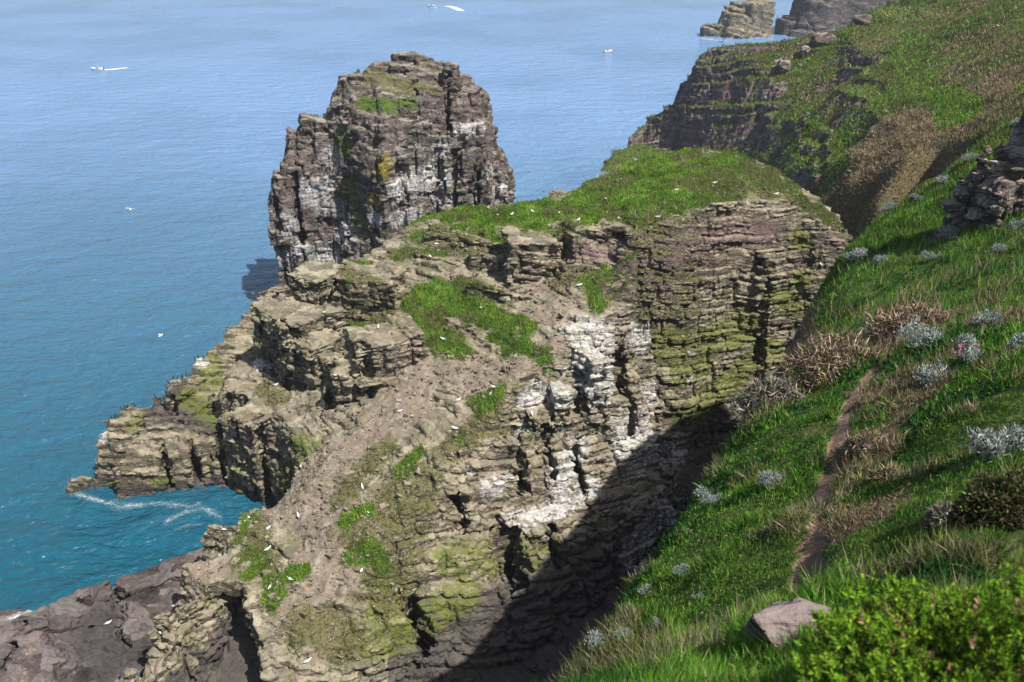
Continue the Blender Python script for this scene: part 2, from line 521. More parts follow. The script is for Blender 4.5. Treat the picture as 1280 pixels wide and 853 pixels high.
    hgt = m.math("ADD", m.math("MULTIPLY", st2, .9), m.math("ADD", m.math("MULTIPLY", fine, .55), m.math("ADD", m.math("MULTIPLY", crm, .45), m.math("MULTIPLY", crm2, .3))))
    hgt = m.math("ADD", hgt, m.math("MULTIPLY", bs.outputs[1], .3))
    nor = m.bump(hgt, bump, .22)
    m.bsdf(col, .92, .15, nor)
    return m.m


ROCK_WARM = [(0, (.04, .036, .031)), (.3, (.098, .086, .062)), (.6, (.22, .19, .134)), (1, (.37, .325, .235))]
ROCK_STACK = [(0, (.025, .022, .021)), (.35, (.095, .083, .077)), (.65, (.19, .168, .152)), (1, (.33, .295, .26))]
ROCK_DARK = [(0, (.018, .016, .016)), (.35, (.055, .048, .047)), (.65, (.1, .087, .083)), (1, (.165, .145, .135))]
ROCK_COAST = [(0, (.04, .032, .031)), (.35, (.15, .115, .107)), (.65, (.28, .22, .2)), (1, (.4, .33, .29))]

M_ISLET = rock_mat("islet_rock", ROCK_WARM, dip=(.12, .1), olive=.6, top_pale=.3)
M_STACK = rock_mat("stack_rock", ROCK_STACK, dip=(.06, .05), olive=.5, tint=(.15, .105, .1), tint_amt=.5)
M_PLAT = rock_mat("platform_rock", ROCK_DARK, dip=(.2, .1), weather=.06)
M_PROM = rock_mat("promontory_rock", ROCK_WARM, dip=(.1, .35), olive=.35, tint=(.2, .16, .1))
M_COAST = rock_mat("coast_rock", ROCK_COAST, dip=(-.25, .1), olive=.4, tint=(.13, .085, .085), tint_amt=.6)

#@ISLET
# ------------------------------------------------------------------ the grassy islet


def drop(line, steps):
    """points outside a rim: line of 3D points ordered so that the outside is on its left; steps = (distance, height drop to absolute z)."""
    pts = []
    L = [np.array(p) for p in line]
    for k, p in enumerate(L):
        a = L[max(0, k - 1)]; b = L[min(len(L) - 1, k + 1)]
        d = (b - a)[:2]; d /= np.linalg.norm(d) + 1e-9
        n = np.array([-d[1], d[0]])
        for dist, zz in steps:
            z = zz(p[2]) if callable(zz) else zz
            pts.append(np.array([p[0] + n[0] * dist, p[1] + n[1] * dist, z]))
    return pts


def L3(lst): return [P(*q) for q in lst]


ipts = []
crest = densify(L3([(345, 350, 25.2), (400, 335, 25.5), (445, 322, 26.5), (480, 298, 28.3), (520, 275, 29.5), (570, 258, 31), (640, 256, 32), (700, 243, 32.5),
                    (760, 214, 33.5), (800, 196, 34.7), (860, 186, 36), (930, 192, 36.5), (990, 224, 34), (1040, 260, 31.5), (1060, 296, 29)]), 1.2)
ipts += crest
ipts += drop(crest[::3], [(2.0, lambda z: z - 7), (5.5, lambda z: z * .3), (8, -4), (14, -5)])
for a in [(600, 275, 31), (700, 268, 33), (780, 265, 34.6), (860, 228, 36.4), (930, 225, 36.6), (985, 243, 34.6), (720, 284, 33.6), (660, 280, 32), (560, 280, 30), (520, 300, 28.5), (600, 300, 30.3), (560, 325, 28.2),
          (500, 330, 27.5)]:
    ipts.append(P(*a))
face_top = densify(L3([(792, 290, 34), (850, 272, 35.2), (900, 258, 35.3), (950, 252, 34.8), (1000, 263, 33), (1035, 284, 31), (1060, 315, 27.5)]), 1.2)
ipts += face_top
ft = face_top[::-1]
ipts += drop(ft[::2], [(1.6, lambda z: z - 11), (3.2, lambda z: z - 22), (4.8, 3), (7.5, 1.5), (14, 1.5)])
# benches under the crest and the soil slope
for a in [(640, 320, 28.7), (700, 350, 28.3), (760, 335, 29.5), (600, 350, 26.8), (680, 380, 26.6), (740, 365, 28.2), (560, 380, 24.8), (640, 400, 25), (520, 400, 23.5), (600, 430, 23.2),
          (700, 400, 26.2), (540, 450, 21.3), (660, 440, 24), (500, 480, 19.2), (580, 500, 19.8), (460, 520, 17), (540, 540, 18), (420, 560, 15.2), (500, 580, 16.3), (390, 600, 13.6), (450, 640, 13.8),
          (360, 640, 11.5), (400, 700, 11.2), (340, 690, 10.3), (440, 700, 11.8), (370, 750, 9.3), (320, 740, 9.3), (420, 760, 9), (370, 800, 7.6), (340, 853, 5.5), (430, 853, 5.4), (470, 800, 7.4), (400, 900, 3.5), (480, 900, 3)]:
    ipts.append(P(*a))
brk = L3([(815, 372, 27.6), (780, 385, 27.4), (740, 408, 26.4), (690, 432, 24.8), (640, 482, 22), (585, 548, 18.6), (540, 585, 16.8), (510, 640, 14.2), (480, 690, 12.2), (450, 760, 9.2)])
ipts += densify(brk, 1.0)
led = L3([(842, 575, 9), (800, 600, 9), (740, 612, 10), (690, 640, 10.6), (640, 655, 11), (590, 668, 11.3), (555, 672, 11.6), (530, 690, 11)])
ipts += densify(led, 1.0)
led2 = L3([(856, 600, 7.2), (810, 640, 7.2), (740, 650, 8.4), (690, 668, 9.4), (640, 682, 10), (590, 690, 10.3), (545, 700, 10.4), (515, 740, 8.5), (500, 800, 6), (480, 860, 3.5)])
led2 = densify(led2, 1.0)
ipts += led2
foot = densify(L3([(470, 900, 1.4), (530, 870, 1.4), (610, 853, 1.4), (700, 800, 1.4), (770, 738, 1.4), (835, 662, 1.4), (872, 615, 1.4), (905, 575, 1.4), (930, 545, 1.5)]), 1.0)
ipts += foot
ipts += drop(foot[::2], [(-2, -1.4), (-5, -2)]) if False else [p + np.array([2.5, -4, 0]) * k + np.array([0, 0, 1.5 - p[2]]) for p in foot[::2] for k in (.6, 1.5, 3)]
# left: ledge over the grey cliff, its foot in the sea
for a in [(284, 463, 13.2), (320, 452, 13.6), (367, 491, 13.6), (350, 522, 13.2), (300, 500, 12.8), (275, 500, 11.8), (335, 520, 12.8)]:
    ipts.append(P(*a))
lc = densify(L3([(336, 528, 12.2), (305, 515, 12), (272, 503, 11.4), (280, 468, 12.8), (312, 430, 13)]), 1.0)
ipts += lc
for p in L3([(336, 632, 0), (310, 626, -.5), (296, 623, -.5), (283, 607, -1), (262, 560, -1)]): ipts.append(p)
for p in L3([(368, 560, 12.6), (367, 580, 11.6), (362, 605, 11), (342, 632, 10.3), (300, 642, 9.8), (255, 656, 9.3), (228, 706, 9.4), (190, 768, 9.6), (146, 828, 9.7), (146, 860, 8.8), (150, 900, 7.5)]):
    ipts.append(p)
rim = densify(L3([(345, 628, 9.6), (300, 641, 9.6), (255, 655, 9.3), (228, 706, 9.4), (190, 768, 9.6), (145, 828, 9.7), (146, 860, 8.8), (150, 900, 7.5)]), 1.0)
ipts += drop(rim[::-1], [(1.0, 4), (2.0, 0), (4, -3), (9, -5)])
for a in [(290, 690, 9.9), (262, 740, 9.2), (230, 790, 8.2), (205, 853, 6.3), (300, 650, 10), (320, 660, 10.3)]:
    ipts.append(P(*a))
for x, y, z in [(-60, 60, -5), (-60, 140, -5), (70, 142, -5), (70, 95, 1.5), (40, 60, 1.5), (10, 45, 1.5), (-30, 45, .5), (-60, 45, -5), (0, 148, -5), (-30, 148, -5), (30, 148, -5)]:
    ipts.append(np.array([x, y, z], float))

HI = Height(-43, 51, 53, 136, .25, ipts, fill=-5, blur=2)
grass_i = [([(560, 268), (640, 268), (700, 258), (760, 240), (820, 215), (880, 205), (930, 208)], 9), ([(680, 276), (740, 268), (800, 252), (850, 235)], 6.5), ([(600, 275), (560, 270)], 3), ([(530, 372), (560, 370), (590, 388), (632, 405)], 3.4),
           ([(525, 400), (550, 420), (572, 440)], 2.7), ([(620, 420), (640, 430), (680, 445)], 2.2), ([(742, 348), (745, 378)], 2.3), ([(600, 498), (620, 488), (600, 518)], 1.7), ([(570, 548)], 1.4), ([(500, 318), (545, 316)], 2.2),
           ([(640, 295), (620, 298)], 1.6), ([(440, 330), (455, 332)], 1.5), ([(312, 650), (298, 675)], 1.2), ([(300, 700), (318, 690), (332, 715), (345, 745)], 1.5), ([(363, 720), (375, 716)], 1.2), ([(462, 638), (440, 648)], 1.4),
           ([(480, 700), (445, 690)], 1.6), ([(520, 570), (500, 590)], 1.3), ([(660, 410), (650, 400)], 1.3), ([(790, 350), (760, 345)], 1.6), ([(470, 425), (440, 405)], 1.3), ([(700, 290)], 1.5), ([(330, 690), (310, 720)], 1.4),
           ([(960, 225), (1000, 246), (1030, 268)], 3.2), ([(900, 235), (870, 250)], 2.0)]
scrub_i = [([(900, 240), (960, 235), (1000, 250), (1040, 275)], 4), ([(800, 310), (840, 300), (870, 320)], 3), ([(450, 660), (520, 600), (480, 720)], 5), ([(430, 800), (380, 780)], 4), ([(370, 570), (350, 600)], 3), ([(560, 560), (620, 520)], 3),
           ([(480, 560), (430, 620)], 3), ([(540, 300), (600, 320)], 3.5), ([(760, 360), (700, 350)], 3), ([(330, 480), (350, 500)], 2.5), ([(440, 380), (480, 400)], 3), ([(300, 640), (340, 720)], 2.5)]
soil_i = [([(335, 640), (400, 590), (470, 540), (530, 480)], 5.5), ([(560, 462), (620, 470)], 3.8), ([(600, 325), (565, 345)], 2.4), ([(700, 385), (660, 395)], 3), ([(390, 640), (430, 690), (400, 720)], 4.5), ([(270, 700), (240, 740)], 2.6),
          ([(620, 262), (600, 262)], 1.6), ([(690, 440), (650, 460)], 2.5), ([(850, 285), (760, 262)], 1.2), ([(960, 232), (975, 240)], 1.4), ([(640, 350), (700, 355)], 1.6), ([(360, 760), (400, 800)], 3)]
GI = HI.strokes(grass_i)
_gx, _gy = np.gradient(blur2(HI.H, 6), HI.res)
GI = np.maximum(GI * (1 - .9 * sstep(.1, .4, fbm2(HI.X, HI.Y, 3.2, 3, 93)) * (HI.X < 8) * (HI.H > 29)), (.62 + .5 * np.minimum(0, .1 + fbm2(HI.X, HI.Y, 4, 3, 94)) * 2.5 * (HI.X < 14)) * sstep(29.8, 31.5, HI.H) * sstep(.55, .3, np.hypot(_gx, _gy)) * (HI.X > -14))
SOI = HI.strokes(soil_i)
GI = np.clip(GI + .75 * fbm2(HI.X, HI.Y, 1.7, 4, 91) * (GI > .02) * (1 - sstep(.5, .9, GI)), 0, 1)
SOI = np.clip(SOI + .65 * fbm2(HI.X, HI.Y, 2.6, 4, 92) * (SOI > .02), 0, 1)
nzi = fbm2(HI.X, HI.Y, 3, 3, 5)
rough_i = 1 - np.maximum(.88 * sstep(.2, .5, GI + .2 * nzi), .65 * sstep(.15, .5, SOI + .25 * nzi))
HI.H += .6 * sstep(.2, .5, GI) * fbm2(HI.X, HI.Y, 1.3, 3, 8)

blocks_i = [
    (-27.4, 104.2, 5.6, 6.2, 6, 22.8, -47), (-24.8, 97.4, 2.2, 2.8, 6, 20.8, -40), (-26.2, 107.6, 3.4, 3.6, 18, 26.3, -30), (-18.9, 104.4, 4.7, 3.4, 18, 27.3, -12),
    (-15.4, 92.6, 4.3, 3.5, 12, 24.2, 22, .06), (-19.6, 90.4, 1.9, 2.4, 10, 21.4, 10), (-22.0, 93.5, 1.6, 1.8, 10, 19.5, 5), (2.6, 103, 3.6, 3.2, 26, 32.7, 8, -.08), (10.6, 105, 4.2, 2.8, 27, 33.8, 14), (-.8, 99.8, 4.4, 2.0, 22, 27.2, -22, -.1),
    (5.0, 97.8, 2.8, 1.7, 22, 27.0, -18, -.12), (-3.2, 92.6, 3.6, .8, 19, 23.9, -36, -.18), (-8, 112, 3.4, 1.4, 24, 30.2, -15, -.12), (-4, 108, 3.5, 1.2, 24, 30.6, -18, -.1), (-10, 107, 3.2, 1.1, 22, 28.4, -18, -.15), (-3, 104.5, 2.6, 1, 22, 29.6, -15, -.1),
    (-33, 93, 3.0, 2.8, -2, 12.6, -35), (-29, 90.5, 2.2, 1.6, -1, 9.0, -35),
    (9.4, 86.2, 1.6, 2.6, 5, 24.6, 20), (5.6, 84.6, 1.2, 1.8, 5, 21.5, 15), (2.6, 81.6, 1.2, 1.6, 5, 19.6, 10), (-.6, 79.2, 1.3, 1.4, 5, 17.6, 5), (-3.4, 76.6, 1.1, 1.2, 5, 16.4, 25), (1.2, 77.2, .8, .9, 5, 15.4, 40), (-5.6, 74.0, 1.2, 1.0, 5, 14.8, 10),
    (34.6, 110.0, 2.2, 2.0, 2, 26.5, 30), (42.8, 113.6, 2.6, 2.4, 2, 26, 30),
    (2.2, 72.6, 1.4, 1.3, -1, 10.6, 30), (-4.2, 70.4, 1.4, 1.4, -1, 10.2, 35), (-9.2, 67.4, 1.4, 1.4, -1, 9.2, 35),
]


cuts_i = [(-22.6, 91.0, .9, 2.6, 13.6, 21, 8), (-23.9, 104.0, .55, 3.2, 22.9, 28.5, -18), (-28.6, 97.6, .55, 2.0, 12, 22.5, 42), (-33.2, 101.6, .4, 1.4, 12.5, 20, 40), (-17.6, 89.6, .35, 1.4, 15, 24.5, 20), (7.9, 80.5, .7, 2.8, 8, 25, 18), (4.2, 80.5, .6, 2.4, 10.5, 22, 12), (.9, 78.8, .5, 2.2, 10.5, 19, 10),
          (0, 70.2, 1.3, 3.0, -1, 10.6, 24), (-9.6, 63.4, .9, 2.2, -1, 8.5, 34), (4.5, 73, .7, 2.2, 2, 10.2, 20), (-5.6, 72.8, .5, 2.0, 10.5, 16.5, 15), (13.6, 88.5, .5, 2.4, 9, 26.5, 25), (34.8, 109.2, .9, 1.8, 3, 27, 28), (6.8, 102.6, .6, 2, 27.5, 34, 10), (-36.5, 96.5, .5, 2.4, -1, 12.5, 55), (-31.5, 90, .5, 2.0, -1, 12, 20)]


def cave(f, X, Y, Z, rk):
    for j, y in enumerate(Y):
        if y > 70.5: break
        d = 66.6 - y
        xc = -28.9 + .25 * math.sin(y * 1.3)
        wt = .5 + max(d, 0) * .5
        zf = 1.0 + max(0, y - 63) * .4
        k = np.clip((Z - zf) / (9.5 - zf), 0, 3)
        xl = xc - .32 * wt - wt * .8 * np.clip(k, 0, 3) - .2
        xr = xc + .5 + 1.0 * wt + .15 * np.sin(Z * 1.7)
        car = np.minimum((X[:, None] - xl[None, :]) * .8, xr[None, :] - X[:, None])
        lid = 7.4 - .9 * max(0, -d)
        car = np.minimum(car, (lid - Z)[None, :]) if d < 1.2 else car
        car = np.minimum(car, 70 - y)
        car = np.minimum(car, (Z - zf)[None, :])
        f[:, j, :] = np.minimum(f[:, j, :], -car)


RI = Rock(HI, -1.5, 39.5, .18, blocks_i, cave, rough_i, dip=(.12, .1), seed=3, cuts=cuts_i, terr=.42)
islet = RI.build("rocky_islet", M_ISLET)
tag(islet, "big rocky islet with green grass cap and soil slope below the headland", "islet")
cov = np.zeros((len(RI.v), 4)); stn_shade = np.zeros((len(RI.v), 4))
cov[:, 0] = HI.at(RI.v[:, 0], RI.v[:, 1], GI) * sstep(.1, .4, RI.nrm[:, 2]) * (RI.v[:, 2] > HI.at(RI.v[:, 0], RI.v[:, 1]) - 1.6)
cov[:, 1] = HI.at(RI.v[:, 0], RI.v[:, 1], SOI) * sstep(.2, .5, RI.nrm[:, 2]) * (RI.v[:, 2] > HI.at(RI.v[:, 0], RI.v[:, 1]) - 1.6)
cov[:, 2] = RI.mask([([(740, 430), (760, 480), (790, 550)], 6), ([(800, 420), (815, 500), (800, 570)], 4.5), ([(840, 560), (830, 640), (790, 690)], 4), ([(700, 500), (720, 560), (700, 600)], 3), ([(740, 605), (690, 640), (640, 655)], 2.2),
                     ([(650, 540), (655, 590), (610, 610)], 1.8), ([(590, 380), (590, 385)], 1.5), ([(320, 452), (345, 475)], 1.5), ([(585, 590)], 1.4), ([(700, 460), (660, 500)], 2.2), ([(860, 470), (865, 440)], 1.2)])
cov[:, 3] = RI.mask([([(830, 430), (870, 440), (900, 420), (940, 410)], 4.5), ([(850, 470), (880, 460)], 3), ([(1000, 380), (960, 370)], 3), ([(500, 790), (470, 800), (490, 740)], 3.5), ([(560, 700), (600, 700), (660, 690)], 3), ([(540, 770), (580, 740)], 3),
                     ([(690, 680), (660, 700)], 2), ([(300, 560), (300, 610)], 1.5), ([(390, 560), (370, 550)], 2), ([(1000, 300), (1000, 350)], 2.5), ([(920, 470), (960, 440), (860, 520)], 4), ([(540, 400), (560, 370)], 1.5)])
cov[:, 2] *= 1.05
stn_shade[:, 1] = RI.mask([([(720, 320), (840, 320), (900, 290), (960, 290)], 4.5), ([(1040, 300), (1040, 340)], 3), ([(830, 360), (800, 330)], 3), ([(300, 540), (320, 560)], 3)]) * .8
stn_shade[:, 2] = RI.mask([([(600, 780), (680, 740), (780, 690)], 6), ([(940, 500), (900, 560)], 5), ([(740, 700), (640, 800)], 6)]) * .8  # chasm shade painted into the rock colour
stn_shade[:, 2] = np.maximum(stn_shade[:, 2], np.maximum(.9 * (RI.v[:, 1] < 68) * (RI.v[:, 0] < -23.5) * (RI.v[:, 0] > -33) * sstep(5.5, 3, RI.v[:, 2] + fbm2(RI.v[:, 0], RI.v[:, 1], 2, 2, 28)) , np.maximum(sstep(9, 3.5, RI.v[:, 2] + 2 * fbm2(RI.v[:, 0], RI.v[:, 1], 4, 3, 26)) * (RI.v[:, 0] > -12), sstep(2.2, .8, RI.v[:, 2]))))  # cave and lower chasm shade painted dark, plus wet band at sea level
stn_shade[:, 3] = HI.at(RI.v[:, 0], RI.v[:, 1], HI.strokes(scrub_i)) * sstep(.1, .4, RI.nrm[:, 2])
set_attr(islet, "cover", cov); set_attr(islet, "stain_shade", stn_shade)
cov_i, stn_shade_i, GIV = cov, stn_shade, cov[:, 0]

#@PROM
# ------------------------------------------------------------------ low promontory, platform, tip rock
pp = []
pcrest = densify(L3([(119, 556, 5.5), (130, 533, 7.6), (150, 507, 9.2), (167, 500, 9.8), (184, 512, 8.8), (197, 489, 10.6), (220, 469, 11.8), (240, 453, 12.4), (256, 440, 12.8), (269, 430, 13.6), (300, 395, 14.5), (325, 372, 15.5), (340, 356, 15.5)]), 1.0)
pp += pcrest
pp += drop(pcrest[::2], [(.9, lambda z: z * .55), (2.0, -.5), (4, -3), (10, -5)])
for a in [(142, 587, 4.6), (173, 582, 4.6), (204, 574, 4.8), (238, 572, 5), (264, 568, 5), (290, 570, 5), (122, 572, 4.2), (204, 540, 7), (246, 535, 7.2), (228, 507, 8.8), (262, 545, 6.8), (240, 480, 10.2), (262, 470, 11), (290, 440, 12.2), (300, 420, 13), (170, 540, 7.2),
          (290, 480, 9.5), (285, 520, 7.5)]:
    pp.append(P(*a))
for a in [(118, 612, 0), (150, 628, -.3), (200, 622, -.3), (235, 627, -.3), (265, 612, -.3), (300, 606, -.3), (100, 600, -2), (140, 650, -4), (240, 650, -4), (300, 640, -3)]:
    pp.append(P(*a))
for x, y, z in [(-72, 80, -5), (-72, 130, -5), (-25, 80, -5), (-20, 130, 10), (-25, 100, 8), (-50, 135, -5)]:
    pp.append(np.array([x, y, z], float))
HP = Height(-64, -26, 84, 134, .25, pp, -5, 1)
RP = Rock(HP, -2.5, 18, .22, [(-49.5, 99.5, 2.4, 1.6, 2, 8.6, 35), (-44, 96.2, 1.3, 1.2, 0, 5.2, 20), (-40.5, 96.5, 1.0, 1.2, 0, 5.6, 20), (-45.3, 103.8, 4.6, 1.7, 2, 10.6, 50, .15), (-42.5, 101.0, 3.6, .9, 2, 8.9, 50, .15), (-48.2, 95.2, 1.7, 1.3, 0, 5.4, 8), (-44.4, 94.6, 1.3, 1.2, 0, 5.0, 5)], None, None, dip=(.1, .3), seed=23, amp=.95, cuts=[(-46.3, 94.2, .35, 1.6, .4, 6, 12), (-42.6, 94.6, .45, 1.8, .4, 7, 8), (-39.2, 95.6, .4, 1.8, .4, 7.5, 5), (-50.2, 97.4, .2, 2.2, 3, 9, -35), (-47.6, 101.2, .4, 2.6, 3, 12, 45), (-40.5, 100.4, .35, 2.4, 3, 11, 40)])
prom = RP.build("rock_promontory", M_PROM)
tag(prom, "low tan promontory stepping down into the sea with dark birds on top", "promontory")
cov = np.zeros((len(RP.v), 4)); stn_shade = np.zeros((len(RP.v), 4))
cov[:, 2] = RP.mask([([(125, 545), (150, 510), (168, 503)], 1.8), ([(200, 488), (225, 468), (250, 452)], 2.0)])
cov[:, 3] = RP.mask([([(175, 525), (165, 535)], 1.6), ([(240, 500), (265, 520)], 3), ([(262, 450), (265, 475)], 3), ([(210, 600), (140, 610)], 1.5)])
stn_shade[:, 2] = np.maximum(RP.mask([([(200, 512), (240, 522)], 3.4), ([(225, 490), (265, 530)], 3.4)]) * 1.0, .9 * sstep(2.2, .3, RP.v[:, 2]))
stn_shade[:, 1] = RP.mask([([(230, 560), (270, 570)], 2.5)]) * .6
set_attr(prom, "cover", cov); set_attr(prom, "stain_shade", stn_shade)


def small_rock(name, c, sx, sy, zt, seed, mat, res=.2, top=None, amp=.6, zb=-1.5):
    R = max(sx, sy) + 3
    n = 60
    ang = np.linspace(0, 2 * math.pi, n, endpoint=False)
    pts = [np.array([c[0], c[1], zt])]
    for r, z in ((.45, zt * .85), (.8, zt * .5), (1.05, -.4), (1.4, -3), (2.2, -4)):
        for a in ang[::3]:
            k = 1 + .25 * math.sin(a * 2 + seed) + .15 * math.sin(a * 5 + seed * 2)
            pts.append(np.array([c[0] + sx * r * k * math.cos(a), c[1] + sy * r * k * math.sin(a), z]))
    hm = Height(c[0] - R, c[0] + R, c[1] - R, c[1] + R, res, pts, -4, 1)
    rr = Rock(hm, zb, zt + 2.2, res, (), None, None, dip=(.2, .2), seed=seed, amp=amp, bed=(1.0, .4), cell=(2, .9))
    o = rr.build(name, mat)
    return o, rr


def blank_attr(o, rr, dark_below=1.0):
    cov = np.zeros((len(rr.v), 4)); stn_shade = np.zeros((len(rr.v), 4))
    stn_shade[:, 2] = .9 * sstep(dark_below + .8, dark_below - .5, rr.v[:, 2])
    set_attr(o, "cover", cov); set_attr(o, "stain_shade", stn_shade)
    return cov, stn_shade


q = P(100, 603, .8)
o, rr = small_rock("sea_rock", q, 2.1, 1.5, 1.9, 31, M_PROM)
blank_attr(o, rr, .3)
tag(o, "small brown rock awash in surf off the promontory tip", "rock")

pl = []
pe = densify(L3([(-120, 815, 2.5), (-40, 780, 3), (0, 766, 3), (35, 762, 3), (56, 757, 2.8), (78, 744, 2.6), (117, 727, 2.4), (164, 713, 2.2), (191, 705, 2), (234, 688, 1.6), (262, 678, 1.4), (290, 665, 1)]), 1.0)
pl += pe
pl += drop(pe[::2], [(.7, .2), (1.6, -1.5), (4, -4), (10, -5)])
for a in [(0, 800, 4.2), (50, 800, 3.8), (0, 853, 4.6), (60, 830, 3.6), (75, 853, 2.8), (90, 800, 2.2), (130, 770, 1.6), (120, 830, 1.3), (170, 790, 1.6), (150, 853, .8), (200, 740, 2.6), (240, 715, 2.2), (180, 745, 2.8), (130, 745, 2.9), (100, 760, 2.6),
          (90, 853, 1.6), (220, 760, 1.8), (60, 770, 3.2), (80, 810, 2.4)]:
    pl.append(P(*a))
for x, y, z in [(-85, 50, 3), (-20, 45, 0), (-50, 40, 4), (-22, 85, -3), (-90, 90, -5), (-60, 95, -5), (-30, 92, -5), (-22, 65, -4), (-30, 60, -4), (-28, 66, -4), (-27, 56, -4), (-32.5, 58, -3), (-25, 72, -4), (-29, 72, -3)]:
    pl.append(np.array([x, y, z], float))
HL = Height(-80, -24, 48, 90, .25, pl, -5, 1)
RL = Rock(HL, -2, 8, .2, [(-46.0, 69.4, .9, .8, 0, 4.2, 20)], None, None, dip=(.2, .15), seed=44, amp=.75, bed=(1.1, .4), cell=(4, 1.6), terr=.5, cuts=[(-42.5, 68.5, .35, 5, .3, 5, 30), (-46.5, 66, .3, 4, .5, 5, -60), (-39, 73, .25, 4, .2, 4, -55), (-44, 72, .2, 3.5, .5, 4, 35), (-50, 62.5, .3, 4, 1.2, 6, 15)])
plat = RL.build("rock_platform", M_PLAT)
tag(plat, "dark grey wave cut rock platform beside the inlet", "rock platform")
cov, stn_shade = blank_attr(plat, RL, .2)
tan = RL.mask([([(0, 790), (40, 800), (20, 850)], 4.5), ([(85, 800), (90, 850)], 1.6)])
stn_shade[:, 2] = np.maximum(stn_shade[:, 2], RL.mask([([(130, 765), (110, 800), (150, 830)], 4)]) * .9)
cov[:, 1] = tan * .3; stn_shade[:, 1] = tan * .5
cov[:, 2] = RL.mask([([(15, 772), (36, 764)], .9)]) * .8
set_a = plat.data.attributes
set_a["cover"].data.foreach_set("color", cov.astype(np.float32).ravel()); set_a["stain_shade"].data.foreach_set("color", stn_shade.astype(np.float32).ravel())

#@STACK
sp_ = []
top = densify([PY(412, 118, 160), PY(430, 94, 160), PY(470, 78, 161), PY(500, 67, 162), PY(530, 71, 162), PY(572, 83, 161), PY(582, 92, 160), PY(600, 104, 160), PY(612, 122, 161)], 1.2)
sp_ += top
sp_ += drop(top[::2], [(3, lambda z: z - 4), (7, lambda z: z - 22), (10, 0), (16, -5)])
for px, py, y in [(440, 125, 154), (480, 128, 151.5), (520, 124, 153), (560, 118, 155), (600, 125, 156), (470, 100, 157), (540, 95, 158)]:
    sp_.append(PY(px, py, y))
fr = densify([PY(402, 140, 158), PY(415, 150, 155), (PY(450, 150, 151)), PY(478, 148, 148.5), PY(500, 152, 149), PY(525, 150, 152.5), PY(555, 140, 154), PY(585, 140, 153.5), PY(608, 140, 156), PY(618, 150, 160), PY(612, 135, 165)], 1.0)
sp_ += fr
sp_ += drop(fr[::-1][::2], [(1.5, lambda z: z - 12), (3.0, lambda z: z - 25), (4.5, 4), (6, -3), (12, -5)])
for x, y, z in [(-75, 135, -5), (25, 135, -5), (25, 195, -5), (-75, 195, -5)]: sp_.append(np.array([x, y, z], float))
HS = Height(-62, 12, 136, 186, .3, sp_, -5, 2)


def X_at(px, y): return PY(px, 300, y)[0] * 1.0


def zat(px, py, y): return PY(px, py, y)[2]


blocks_s = []
for (pa, pb, py, y, hy, yaw, zb) in [(334, 374, 220, 154, 4.5, 8, -3), (352, 400, 172, 157, 5, 12, -3), (368, 412, 152, 158.5, 5, 10, -3), (414, 446, 104, 159.5, 3.5, 5, 10), (358, 392, 166, 156, 3, 14, -3), (384, 405, 152, 155.5, 2.0, 20, 18), (452, 510, 158, 150.5, 4.2, 45, -3), (574, 620, 166, 156.8, 4.8, -15, -3), (602, 637, 194, 158.8, 4.4, -10, -3), (612, 640, 228, 158, 5, 0, -3),
                                    (425, 470, 100, 159, 3, -5, 38), (548, 582, 86, 158, 3, -8, 38), (560, 610, 118, 157.5, 4, -10, 30), (480, 530, 75, 160.5, 3, 5, 40), (520, 560, 165, 155, 3, 10, -3), (430, 470, 122, 156, 2.5, -8, 36)]:
    d = PY((pa + pb) / 2, py, y)
    dep = d[1] * CP - (d[2] - 70) * SP
    blocks_s.append((d[0], y, (pb - pa) / 2 * dep / F * 1.08, hy, zb, d[2] + .8, yaw))
def SX(px, py, y): return PY(px, py, y)[0]


cuts_s = [(SX(375, 260, 152), 151.5, .45, 3.0, -1, 27, 5), (SX(404, 215, 152), 151, .8, 2.2, 2, 33, 12), (SX(545, 215, 151), 150.5, .9, 2.6, 3, 33, -8), (SX(568, 230, 152), 151.5, .4, 2.4, 2, 31, -10), (SX(505, 230, 148), 146.5, .5, 2.0, 4, 29, 10),
          (SX(598, 215, 154), 153, .4, 2.2, 2, 27, -15), (SX(430, 200, 151), 150, .35, 2.2, 8, 36, 10), (SX(352, 280, 152), 150, .3, 2.0, -1, 22, 8), (SX(520, 110, 155), 154.5, .5, 2.5, 37, 45, 15), (SX(560, 115, 156), 155, .4, 2.5, 34, 44, -15)]
RS = Rock(HS, -2, 50, .25, blocks_s, None, None, dip=(.06, .05), seed=61, amp=1.1, bed=(3.4, .7), cell=(3.2, 1.5), layer=.3, amp0=.7, cuts=cuts_s, chamfer=.3, terr=.3)
stack = RS.build("sea_stack", M_STACK)
tag(stack, "tall purple grey sea stack streaked white with bird droppings", "sea stack")
cov = np.zeros((len(RS.v), 4)); stn_shade = np.zeros((len(RS.v), 4))
cov[:, 0] = RS.mask([([(455, 130), (485, 133), (515, 130)], 2.3)]) * sstep(.15, .4, RS.nrm[:, 2])
cov[:, 2] = RS.mask([([(415, 195), (410, 230)], 4), ([(520, 225), (500, 240), (540, 220)], 4.5), ([(550, 185), (560, 220), (550, 250)], 3.6), ([(570, 165), (600, 158), (616, 155)], 2.4), ([(390, 240), (430, 290)], 5), ([(625, 180), (615, 215)], 3), ([(625, 240), (600, 250)], 3.5), ([(360, 280), (380, 310)], 4),
                     ([(350, 320), (420, 320)], 3.5), ([(470, 275), (520, 270)], 3)]) * .95
cov[:, 3] = RS.mask([([(430, 180), (440, 240), (450, 280)], 5)]) * .75
stn_shade[:, 0] = RS.mask([([(478, 215), (470, 250), (480, 205)], 4)]) * .75
stn_shade[:, 1] = RS.mask([([(590, 130), (610, 200), (620, 240)], 8), ([(370, 200), (350, 250), (400, 300)], 8), ([(500, 260), (540, 240)], 6)]) * .45
